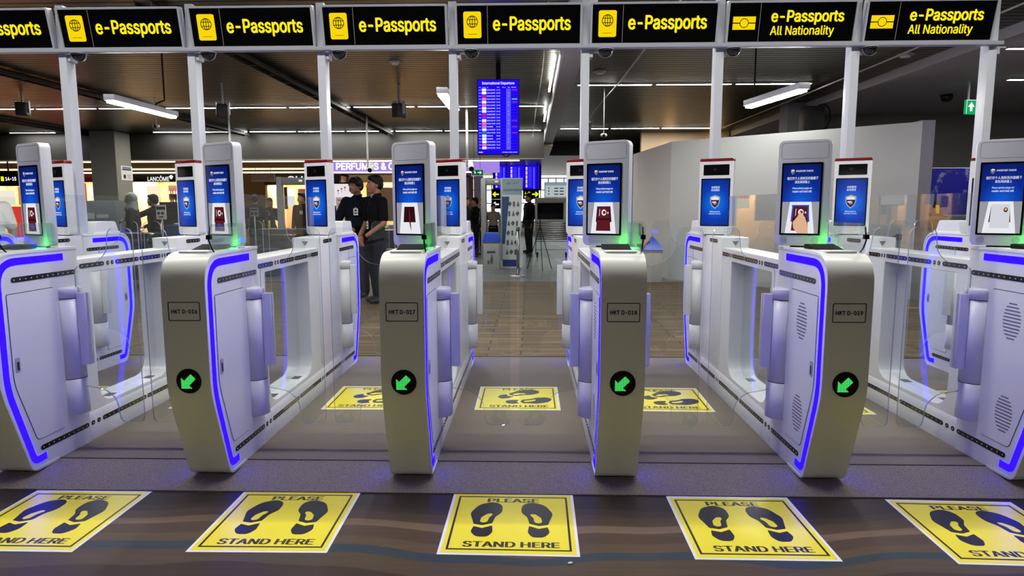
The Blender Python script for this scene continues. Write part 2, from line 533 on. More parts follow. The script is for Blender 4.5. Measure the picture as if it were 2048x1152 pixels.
# ================================================================== lamps
def batten(name, x, yy, z, L, along, label, group=None, w=0.07, r=0.016, strength=None, rz=0.0, h=0.012):
    t = thing(name, label, 'light', (x, yy, z), (rz if along == 'x' else PI / 2 + rz), group)
    b = MB().box(-L / 2, L / 2, -w / 2, w / 2, 0, h)
    link('housing', b.mesh('batten_housing', 0.002), WHITE2, t)
    tb = MB().poly([(-L / 2 + 0.01, -w / 2 + 0.01, -0.001), (-L / 2 + 0.01, w / 2 - 0.01, -0.001), (L / 2 - 0.01, w / 2 - 0.01, -0.001), (L / 2 - 0.01, -w / 2 + 0.01, -0.001)])
    link('tube', tb.mesh('batten_tube'), TUBEM, t)
    return t
ORD = ['first', 'second', 'third', 'fourth', 'fifth', 'sixth', 'seventh', 'eighth', 'ninth', 'tenth', 'eleventh', 'twelfth', 'thirteenth', 'fourteenth', 'fifteenth']
def row(x0, x1, yy, desc, step=1.22, from_left=True):
    n = int(abs(x1 - x0) / step)
    for i in range(n):
        x = x0 + (i + 0.5) * step if from_left else x1 - (i + 0.5) * step
        if yy > 13 and -11.6 < x < -9.8: continue      # the column stands here
        k = i if from_left else n - 1 - i
        batten('fluorescent_batten', x, yy, CEIL - 0.013, 1.16, 'x', '%s fluorescent batten from the duct beam in the %s' % (ORD[i], desc), 'ceiling battens in the ' + desc.replace('it', 'the duct beam'))
row(-10.6, 0.38, 9.75, 'nearer row left of it', from_left=False)
row(-14.0, 0.38, 13.7, 'farther row left of it', from_left=False)
row(0.78, 5.1, 7.65, 'nearer row right of it')
row(0.78, 4.5, 13.4, 'farther row right of it')
# rows over the lanes and over the queue in front of the gates (unseen; rear lane row and queue row added as fill light)
for yy, n0, n1, st in ((0.55, -6.0, 5.0, 1.22), (2.55, -6.0, 5.0, 2.44), (-5.5, -6.0, 6.0, 2.44)):
    x = n0
    while x < n1:
        batten('fluorescent_batten', x, yy, CEIL - 0.013, 1.16, 'x', 'unseen fluorescent batten on the ceiling over the %s' % ('lanes between the gates' if yy > 0 else 'queue before the gates, added as fill'), 'ceiling battens over the ' + ('lanes' if yy > 0 else 'queue'))
        x += st
# pendant battens with black drop cables
def pendant(x, yy, z, L, rz, label, cab):
    t = thing('pendant_light', label, 'light', (x, yy, z), rz)
    link('housing', MB().box(-0.055, 0.055, -L / 2, L / 2, 0, 0.06).mesh('pendant_housing', 0.006), GREYM, t)
    link('diffuser', MB().box(-0.042, 0.042, -L / 2 + 0.02, L / 2 - 0.02, -0.022, 0.0).mesh('pendant_diffuser', 0.012), TUBEM, t)
    cx, cy = cab
    link('drop_cable', MB().tube([(0, cy * 0.8, 0.06), (0, cy, 0.10), (cx, cy, 0.13), (cx, cy, 0.2), (cx, cy, CEIL - z)], 0.009, 6).mesh('drop_cable'), BLACKM, t)
pendant(-4.05, 4.2, 2.36, 1.2, 0.0, 'white pendant batten hanging left, between the two leftmost full signs', (0.09, 0.25))
pendant(-0.77, 4.15, 2.40, 1.15, 0.0, 'white pendant batten half hidden by a post, left of the blue departure board', (0.0, 0.3))
pendant(2.46, 3.75, 2.36, 1.05, 0.16, 'white pendant batten hanging right, before the white partition', (0.0, 0.4))
# tubes glowing beside the duct
for a, b, w in ((5.2, 7.6, 'nearest the signs'), (9.8, 11.2, 'in the middle of the duct'), (14.4, 15.8, 'at the far end of the duct')):
    tag(link('cove_tube', MB().box(0.36, 0.39, a, b, 3.08, 3.11).mesh('cove_tube', 0.005), mat('cove_tube_lit', 'fffdf6', emit=14.0, nosample=False)), 'bare cove tube beside the white duct beam, ' + w, 'light', 'cove tubes along the duct')
for i, (x, yy, L) in enumerate(((5.95, 5.0, 0.9), (7.3, 6.9, 0.9), (8.0, 6.8, 0.8), (6.6, 2.0, 1.1))):
    batten('recessed_light', x, yy, 3.1 - 0.012, L, 'x', ['thin light in the grey ceiling, upper one at the right photo edge', 'thin light in the grey ceiling beside the green exit sign', 'thin light at the far right end of the lower pair', 'thin light in the grey ceiling right of the last sign'][i], 'lights in the grey ceiling', h=0.01)

# cable trays, loose cables, ceiling fittings
TRAY = mat('dark_tray', '2c2924', 0.5, 0.4)
for x, a, b, w, lab in ((-7.05, 4.6, 13.9, 0.16, 'dark cable tray across the ceiling left of the big column'), (-3.42, 3.2, 13.9, 0.17, 'dark cable tray running back from behind the third sign'), (-10.9, 8, 13.9, 0.2, 'dark cable tray farthest left on the ceiling')):
    mb = MB().box(x - w / 2, x - w / 2 + 0.012, a, b, CEIL - 0.1, CEIL - 0.03).box(x + w / 2 - 0.012, x + w / 2, a, b, CEIL - 0.1, CEIL - 0.03).box(x - w / 2, x + w / 2, a, b, CEIL - 0.045, CEIL - 0.035)
    k = a
    while k < b:
        mb.box(x - w / 2, x + w / 2, k, k + 0.03, CEIL - 0.1, CEIL - 0.09); k += 0.6
    simple('cable_tray', mb, TRAY, lab, 'cable tray')
CABW = mat('pale_cable', 'b0aca0', 0.5)
simple('ceiling_cable', MB().tube([(1.42, 3.2, 3.14), (1.40, 5.5, 3.12), (1.37, 7.0, 3.10), (1.30, 8.4, 3.08), (1.28, 10, 3.10), (1.28, 12, 3.05), (1.3, 14, 3.1)], 0.011, 6), CABW, 'pale loose cable running along the ceiling right of the duct beam', 'cable')
simple('ceiling_cable', MB().tube([(0.24, 3.2, 3.12), (0.24, 5.5, 3.1), (0.22, 8, 3.1), (0.18, 10, 3.1), (0.15, 13.9, 3.05)], 0.008, 6), CABW, 'thin pale cable along the ceiling left of the duct beam', 'cable')
simple('ceiling_cable', MB().tube([(4.6, 3.2, 3.16), (4.6, 6, 3.15), (4.62, 9, 3.15), (4.6, 13.0, 3.15)], 0.012, 6), CABW, 'straight pale conduit beside the grey ceiling drop', 'cable')
def hanging_speaker(x, yy, z, label, rz=0.3):
    t = thing('ceiling_projector', label, 'speaker', (x, yy, z), rz)
    link('body', MB().box(-0.08, 0.08, -0.1, 0.1, -0.16, 0.06).mesh('projector_body', 0.03, 3), mat('dark_plastic', '35332f', 0.5), t)
    link('bracket', MB().box(-0.012, 0.012, -0.02, 0.02, 0.05, CEIL - z).box(-0.1, -0.09, -0.03, 0.03, -0.1, 0.1).box(0.09, 0.1, -0.03, 0.03, -0.1, 0.1).box(-0.1, 0.1, -0.03, 0.03, 0.09, 0.1).mesh('projector_bracket'), GREYM, t)
hanging_speaker(-8.2, 7.9, 2.96, 'dark speaker hanging from the ceiling at the far left')
hanging_speaker(-4.62, 7.3, 2.82, 'dark speaker hanging behind the second post from the left')
hanging_speaker(-1.97, 7.6, 2.86, 'dark speaker hanging left of the blue departure board', -0.5)
hanging_speaker(1.05, 9.0, 2.72, 'dark speaker tilted behind the post right of the duct beam', 0.6)
def ring_cam(x, yy, z, label):
    t = thing('ceiling_sensor', label, 'sensor', (x, yy, z))
    link('ring', MB().lathe([(0.035, -0.03), (0.05, -0.025), (0.055, 0.0), (0.04, 0.02)], n=16).mesh('sensor_ring'), WHITE, t)
    link('stem', MB().tube([(0, 0, 0.02), (0, 0, CEIL - z)], 0.006, 6).mesh('sensor_stem'), WHITE, t)
    link('lens', MB().ell((0, -0.03, -0.01), (0.03, 0.03, 0.03), 12, 8).mesh('sensor_lens'), BLACK, t)
ring_cam(-6.4, 8.6, 2.72, 'white ringed sensor hanging left of the left pendant batten')
ring_cam(1.27, 8.0, 2.47, 'white ringed sensor hanging above the screen at gate HKT D-018')
def smoke(x, yy, z, label, r=0.09):
    t = thing('smoke_detector', label, 'detector', (x, yy, z))
    link('base', MB().lathe([(r, -0.02), (r, 0)], n=20).mesh('detector_base'), GREYM, t)
    link('head', MB().lathe([(r * 0.35, -0.05), (r * 0.6, -0.045), (r * 0.7, -0.02)], n=20).mesh('detector_head'), WHITE2, t)
smoke(1.05, 6.6, CEIL, 'white box detector on the ceiling under the sixth sign')
smoke(-1.68, 5.9, CEIL, 'small white detector on the ceiling between posts three and four', 0.07)
smoke(4.75, 5.7, CEIL, 'round detector on the ceiling beside the grey soffit', 0.1)
smoke(6.75, 5.8, 3.1, 'flat detector on the grey ceiling above the exit sign', 0.08)
simple('dome_camera', MB().lathe([(0.02, -0.12), (0.07, -0.1), (0.09, -0.05), (0.09, 0)], 6.8, 8.2, 18, cz=3.1), BLACK, 'dark dome camera under the grey ceiling left of the exit sign', 'camera')

# ================================================================== passport gates
GX = {13: -4.5, 14: -3.5, 15: -2.5, 16: -1.5, 17: -0.5, 18: 0.5, 19: 1.5, 20: 2.5, 21: 3.5}
LEN = 2.72
_g = {}
def cached(key, fn):
    if key not in _g: _g[key] = fn()
    return _g[key]
def mirY(poly): return [(LEN - a, b) for a, b in poly][::-1]

outer = roundpath([(0.34, 0.0), (0.155, 0.0), (0.0, 0.46), (0.0, 1.10), (0.60, 1.10)], [0, 0.06, 0.45, 0.15, 0], 10)
shell_poly = ribbon(outer, 0.004, -0.010)
cab_poly = outer + [(0.60, 0.0)]
led_path = roundpath([(0.255, 0.052), (0.175, 0.048), (0.045, 0.45), (0.045, 1.055), (0.49, 1.055)], [0, 0.04, 0.5, 0.12, 0], 10)
led_poly = ribbon(led_path, 0.0175, -0.0175)
door_poly = roundpath([(0.40, 0.15), (0.205, 0.15), (0.09, 0.47), (0.09, 0.9), (0.40, 0.9)], [0.01, 0.03, 0.3, 0.008, 0.008], 6, True)

def capsule(y0, y1, z, h=0.026, n=5):
    r = h / 2
    return arc(y0 + r, z, r, 90, 270, n) + arc(y1 - r, z, r, -90, 90, n)

def slots_mesh(side, upper):
    mb = MB(); X0 = 0.0
    if upper == 'front': spans = [(0.126, 0.575)]; z = 0.967; X = 0.0985
    elif upper == 'rear': spans = [(2.15, 2.56)]; z = 0.985; X = 0.0985
    elif upper == 'column': spans = [(1.78, 1.98)]; z = 1.07; X = 0.0915
    elif upper == 'rail': spans = [(0.63, 0.845), (0.868, 0.892), (0.91, 0.934), (0.952, 1.19), (1.2, 1.44), (1.455, 1.472), (1.486, 1.503), (1.515, 1.68), (1.69, 1.83)]; z = 0.99; X = 0.0865
    else: spans = [(0.22, 0.59), (0.61, 0.64), (0.66, 0.69), (0.71, 1.15), (1.16, 1.6), (1.62, 1.64), (1.655, 1.675), (1.7, 2.1), (2.115, 2.14), (2.155, 2.18), (2.2, 2.5)]; z = 0.10; X = 0.0985
    for a, b in spans:
        mb.prism(capsule(a, b, z), side * (X - 0.004), side * (X + 0.0012), 'x')
        n = max(1, int((b - a) / 0.037))
        for i in range(n):
            yy = a + (i + 0.5) * (b - a) / n
            mb.prism(circ(yy, z, 0.0035, 6), side * (X + 0.001), side * (X + 0.0022), 'x', 1)
    return mb.mesh('sensor_strip')

def make_gate(num, label):
    t = thing('passport_gate', label, 'gate', (GX[num], 0, 0), 0, 'row of passport gates')
    L = lambda name, key, fn, m, parent=t, lab=None, **k: link(name, cached(key, fn), m, parent, lab, **k)
    for e in (0, 1):
        E = mirY if e else (lambda p: p)
        L('cabinet', 'cab%d' % e, lambda: MB().prism(E(cab_poly), -0.098, 0.098, 'x').mesh('gate_cabinet', 0.004, 1, 60), WHITE)
        L('nose_cover', 'shell%d' % e, lambda: MB().prism(E(shell_poly), -0.102, 0.102, 'x').mesh('gate_nose', 0.003, 2, 60), SHELL)
        for s in (-1, 1):
            k = '%d%d' % (e, s)
            L('light_strip', 'led' + k, lambda: MB().prism(E(led_poly), s * 0.096, s * 0.1005, 'x').mesh('gate_led'), BLUELED, lab='blue glowing strip')
            d = L('side_door', 'door' + k, lambda: MB().prism(E(door_poly), s * 0.096, s * 0.101, 'x').mesh('gate_door', 0.0015, 1, 60), WHITE)
            L('door_gap', 'gap' + k, lambda: MB().prism(E(ribbon(door_poly + door_poly[:1], 0.0035, 0.0)), s * 0.096, s * 0.0984, 'x').mesh('door_gap'), DARK, d)
            yl = 0.118 if not e else LEN - 0.118
            L('latch', 'latch' + k, lambda: MB().box(yl - 0.016, yl + 0.016, 0, 0, 0, 0).mesh('x') if False else MB().prism(rrect(yl - 0.014, yl + 0.014, 0.52, 0.592, 0.006, 3), s * 0.1, s * 0.104, 'x').mesh('latch', 0.0015, 1), GREYM, d, 'grey metal latch')
            L('latch_recess', 'latchr' + k, lambda: MB().prism(rrect(yl - 0.007, yl + 0.007, 0.53, 0.572, 0.004, 3), s * 0.1035, s * 0.105, 'x').mesh('latch_recess'), DARK, d)
            if s < 0 and not e:
                def vents(zc):
                    mb = MB()
                    for zc in (zc,):
                        for i in range(11):
                            zz = zc + (i - 5) * 0.017
                            w = 0.06 * math.sqrt(max(0.05, 1 - ((i - 5) / 5.6) ** 2))
                            mb.prism(capsule(0.255 - w, 0.255 + w, zz, 0.006, 3), s * 0.1, s * 0.1016, 'x')
                    return mb.mesh('door_vents')
                for zc in (0.76, 0.30):
                    L('vent_slots', 'vent%s%d' % (k, zc * 100), lambda: vents(zc), mat('vent_grey', '5c5870', 0.6), d, 'oval of grey vent slots')
            # swing post
            yc = 0.50 if not e else LEN - 0.50
            p = L('swing_post', 'post' + k, lambda: MB().lathe([(0.064, 0.40), (0.064, 0.832)], s * 0.1, yc, 28).mesh('swing_post'), WHITE)
            L('post_cap', 'pcap' + k, lambda: MB().lathe([(0.066, 0.836), (0.066, 0.885), (0.060, 0.892)], s * 0.1, yc, 28).mesh('post_cap'), WHITE, p)
            L('post_foot', 'pfoot' + k, lambda: MB().lathe([(0.055, 0.20), (0.066, 0.205), (0.066, 0.396)], s * 0.1, yc, 28).mesh('post_foot'), WHITE, p)
            L('post_seam', 'pseam' + k, lambda: MB().lathe([(0.0625, 0.39), (0.0625, 0.84)], s * 0.1, yc, 28).mesh('post_seam'), DARK, p)
            # glass flap
            def flap():
                xs = [(0.476, 0.675), (0.476, 1.206), (0.345, 1.206), (0.328, 1.075), (0.272, 1.022), (0.15, 1.0), (0.15, 0.675)]
                up = roundpath(xs, [0, 0.045, 0.045, 0.09, 0.09, 0.04, 0], 7)
                lo = [(a, 1.35 - b) for a, b in up][::-1]
                pl = [(s * a, b) for a, b in up + lo[1:-1]]
                mb = MB().prism(pl, yc - 0.005, yc + 0.005, 'y')
                return mb
            def flapmesh():
                mb = flap(); me = mb.mesh('glass_flap')
                for q in me.polygons: q.material_index = 0 if abs(q.normal.y) > 0.9 else 1
                return me
            f = L('glass_flap', 'flap' + k, flapmesh, [GLASS, GEDGE], t, 'clear glass swing flap')
            L('flap_clamp', 'clamp' + k, lambda: MB().box(s * 0.162, s * 0.208, yc - 0.024, yc + 0.024, 0.472, 0.862).mesh('flap_clamp', 0.004), WHITE, f, 'white clamp')
    # frame between the cabinets with its opening
    hole = roundpath([(0.72, 0.185), (1.46, 0.185), (1.46, 0.95), (0.72, 0.95)], [0.13, 0.13, 0.015, 0.015], 8, True)
    L('side_frame', 'frame', lambda: MB().prism([(0.59, 0.0), (2.13, 0.0), (2.13, 1.03), (0.59, 1.03)], -0.085, 0.085, 'x', holes=[hole]).mesh('gate_frame', 0.003, 1, 60), WHITE)
    L('column_box', 'column', lambda: MB().box(-0.09, 0.09, 1.66, 2.13, 0.2, 1.10).mesh('gate_column', 0.004), WHITE)
    L('base_sill', 'sill', lambda: MB().prism([(-0.098, 0.0), (0.098, 0.0), (0.098, 0.135), (0.086, 0.16), (-0.086, 0.16), (-0.098, 0.135)], 0.59, 2.13, 'y').mesh('gate_sill', 0.003), WHITE)
    L('kick_plate', 'kick', lambda: MB().box(-0.09, 0.09, 0.36, LEN - 0.36, -0.001, 0.012).mesh('gate_kick'), BLACKM)
    L('sill_vents', 'sillv', lambda: MB().box(0.0, 0.05, 0.86, 0.93, 0.18, 0.1868).box(0.0, 0.05, 1.28, 1.35, 0.18, 0.1868).mesh('sill_vents'), mat('vent_dark', '4c4c52', 0.6), lab='dark vent grilles')
    L('side_glass', 'sglass', lambda: MB().box(-0.004, 0.004, 0.70, 1.48, 0.17, 0.96).mesh('side_glass'), GLASS, lab='clear glass pane')
    L('rail_glass', 'rglass', lambda: MB().prism(roundpath([(0.66, 1.0), (1.86, 1.0), (1.86, 1.385), (0.66, 1.385)], [0, 0, 0.04, 0.04], 5, True), -0.004, 0.004, 'x').mesh('rail_glass'), GLASS, lab='tall clear glass on the rail')
    for s in (-1, 1):
        for u in ('front', 'rear', 'column', 'rail', 'low'):
            L('sensor_strip', 'slot%s%d' % (u, s), lambda: slots_mesh(s, u), [SLOT, SLOTDOT], lab='black sensor window')
    # rear hood and neck under the camera post
    L('rear_hood', 'hood', lambda: MB().prism(roundpath([(2.28, 1.10), (2.60, 1.10), (2.56, 1.2), (2.32, 1.2)], [0, 0, 0.03, 0.02], 5, True), -0.085, 0.085, 'x').mesh('rear_hood', 0.012, 3), WHITE)
    L('hood_base', 'hoodb', lambda: MB().box(-0.088, 0.088, 2.27, 2.62, 1.09, 1.115).mesh('hood_base', 0.004), WHITE)
    mk = L('direction_mark', 'mark', lambda: MB().prism([(-0.022, 1.075), (0.022, 1.075), (0.0, 1.043)], 1.6585, 1.66, 'y').box(-0.03, 0.03, 1.6592, 1.66, 1.02, 1.0215).mesh('direction_mark'), mat('mark_grey', '77787c', 0.5), lab='small grey triangle')
    # front number plate and lane arrow
    if num in (15, 16, 17, 18, 19, 20):
        def frame():
            mb = MB()
            o = rrect(-0.074, 0.074, 0.797, 0.884, 0.006, 3); i = rrect(-0.0708, 0.0708, 0.8002, 0.8808, 0.004, 3)
            return mb.prism(o, -0.0052, -0.0036, 'y', holes=[i]).mesh('plate_border')
        pl = L('number_plate', 'plate', frame, BPRINT)
        tm = text('HKT D-0%d' % num, 0.120, 0.0205, 0.034, space=1.06)
        if num != 15 and num != 20:
            link('lettering', tm.mesh('plate_lettering', fix=False), BPRINT, pl, 'reads HKT D-0%d' % num, M=at(0, -0.0056, 0.8400))
        a = L('lane_arrow', 'arrowdisc', lambda: MB().prism(circ(0.002, 0.5145, 0.0585, 40), -0.0066, -0.003, 'y').mesh('arrow_disc', 0.001, 1), BLACK, lab='round black light with a green arrow')
        def dots():
            mb = MB()
            N = 17; st = 0.0042
            body = set()
            for i in range(N):
                for j in range(N):
                    u = i - 8; v = j - 8
                    # head: triangle in the lower-left corner, shaft to the upper right
                    if (u >= -8 and v >= -8 and u + v <= -5) or (abs(u - v) <= 5 and -8 < u + v <= 10 and u <= 8 and v <= 8):
                        mb.box(0.002 + u * st - 0.0015, 0.002 + u * st + 0.0015, -0.0074, -0.0066, 0.5145 + v * st - 0.0015, 0.5145 + v * st + 0.0015, (i * 7 + j * 3) % 3)
            return mb.mesh('arrow_dots')
        L('arrow', 'arrowdots', dots, [mat('dot_green', (0.15, 1.0, 0.35), emit=1.0), mat('dot_lime', (0.45, 1.0, 0.35), emit=0.95), mat('dot_mint', (0.30, 1.0, 0.62), emit=1.0)], a, 'green dotted arrow pointing down left')
    # passport reader on the top, with its acrylic side screen
    if num >= 15:
        rd = L('passport_reader', 'reader', lambda: MB().prism(roundpath([(-0.075, 0.10), (0.075, 0.10), (0.06, 0.36), (-0.06, 0.36)], [0.02, 0.02, 0.01, 0.01], 4, True), 1.098, 1.108, 'z').mesh('reader_plate', 0.002), WHITE, lab='white reader plate')
        L('reader_hood', 'readerh', lambda: MB().prism([(0.20, 1.106), (0.36, 1.106), (0.36, 1.128), (0.33, 1.130)], -0.066, 0.066, 'x').mesh('reader_hood', 0.003), BLACKM, rd, 'black reader slot')
        L('reader_light', 'readerl', lambda: MB().box(0.040, 0.088, 0.376, 0.388, 1.101, 1.109).mesh('reader_light'), GREENLED, rd, 'green glowing light')
        def acry():
            pl = roundpath([(0.085, 1.10), (0.07, 1.17), (0.10, 1.235), (0.44, 1.235), (0.47, 1.20), (0.47, 1.10)], [0.01, 0.04, 0.03, 0.03, 0.03, 0.0], 5, True)
            return MB().prism(pl, 0.088, 0.094, 'x').mesh('side_screen')
        ac = L('side_screen', 'acry', acry, PGLASS, lab='grey see-through acrylic screen')
        L('screen_cable', 'acryc', lambda: MB().tube([(0.092, 0.14, 1.09), (0.094, 0.10, 1.12), (0.094, 0.075, 1.16), (0.094, 0.09, 1.22)], 0.0035, 6).box(0.084, 0.104, 0.068, 0.088, 1.165, 1.185).mesh('screen_cable'), BLACKM, ac, 'black cable with a clip')
    return t

GLAB = {13: 'white passport gate at the left photo edge, only its blue-lit rear end showing',
        14: 'white passport gate second from the left edge, hooded rear end lit blue',
        15: 'white passport gate left of HKT D-016, its nose cut by the left photo edge',
        16: 'white passport gate marked HKT D-016 with a green arrow on its nose',
        17: 'white passport gate marked HKT D-017 with a green arrow on its nose',
        18: 'white passport gate marked HKT D-018 with a green arrow on its nose',
        19: 'white passport gate marked HKT D-019 with vents on its left door',
        20: 'white passport gate right of HKT D-019, its nose cut by the right photo edge',
        21: 'white passport gate rightmost of all, only its blue-lit rear end showing'}
for k in GX: make_gate(k, GLAB[k])

# ================================================================== screens on the gates
def grad_mat(name, top, mid, glow, cx, cz, r, strength=1.0):
    m = bpy.data.materials.new(name); m.use_nodes = True; _mats[name] = m
    n, l, b = nodes(m)
    b.inputs['Base Color'].default_value = (0, 0, 0, 1); b.inputs['Roughness'].default_value = 0.12; b.inputs['Specular IOR Level'].default_value = 0.4
    tc = n.new('ShaderNodeTexCoord'); sp = n.new('ShaderNodeVectorMath'); sp.operation = 'DISTANCE'
    mp = n.new('ShaderNodeMapping'); mp.inputs['Scale'].default_value = (1, 0, 0.85)
    l.new(tc.outputs['Object'], mp.inputs[0]); l.new(mp.outputs[0], sp.inputs[0]); sp.inputs[1].default_value = (cx, 0, cz * 0.85)
    rp = n.new('ShaderNodeValToRGB'); cr = rp.color_ramp
    cr.elements[0].position = 0.0; cr.elements[0].color = lin(glow)
    cr.elements[1].position = 1.0; cr.elements[1].color = lin(top)
    e = cr.elements.new(0.5); e.color = lin(mid)
    dv = n.new('ShaderNodeMath'); dv.operation = 'DIVIDE'; dv.inputs[1].default_value = r
    l.new(sp.outputs['Value'], dv.inputs[0]); l.new(dv.outputs[0], rp.inputs[0]); l.new(rp.outputs[0], b.inputs['Emission Color'])
    b.inputs['Emission Strength'].default_value = strength
    m.cycles.emission_sampling = 'NONE'
    return m
SCRA = grad_mat('check_screen_blue', '0a1450', '0d2c94', '1560e4', -0.008, 0.235, 0.19, 0.9)
SCRB = grad_mat('welcome_screen_blue', '081c66', '0c3cac', '1478f4', 0.0, 0.235, 0.20)
SHG = mat('shield_gold', 'e8c66a', emit=0.85); SHB = mat('shield_blue', '1a2f8c', emit=0.8); SHW = mat('shield_white', 'f0f0f4', emit=0.9); SHO = mat('shield_orange', 'e0904a', emit=0.8)
PICBG = mat('picture_grey', 'a8a8b0', emit=0.8); PICW = mat('picture_white', 'eceef4', emit=0.95); PASSM = mat('passport_maroon', '6a1f2a', emit=0.75); PASSD = mat('passport_dark', '35141a', emit=0.7)
PICSK = mat('picture_skin', 'e8b894', emit=0.9); PICBL = mat('picture_blue_line', '2c5ad0', emit=0.8); PICK = mat('picture_black', '0c0c10', emit=0.6); PICPG = mat('picture_page', 'dcdce4', emit=0.9)
def shield(mb, cx, cz, w, h, y, s=1):
    out = lambda k: [(cx + x * w * k, cz + z * h * k) for x, z in ((-0.46, 0.36), (-0.2, 0.42), (0, 0.5), (0.2, 0.42), (0.46, 0.36), (0.44, 0.0), (0.3, -0.28), (0, -0.5), (-0.3, -0.28), (-0.44, 0.0))]
    flatpoly(mb, out(1.0), y, 0); flatpoly(mb, out(0.86), y - 0.0004, 1)
    flatpoly(mb, [(cx - 0.36 * w, cz + 0.30 * h), (cx, cz + 0.40 * h), (cx + 0.36 * w, cz + 0.30 * h), (cx + 0.36 * w, cz + 0.14 * h), (cx - 0.36 * w, cz + 0.14 * h)], y - 0.0008, 2)
    flatpoly(mb, circ(cx, cz - 0.08 * h, 0.17 * w, 14), y - 0.0008, 3)
    flatpoly(mb, circ(cx - 0.1 * w, cz - 0.02 * h, 0.2 * w, 10, 0.05 * h), y - 0.001, 2)

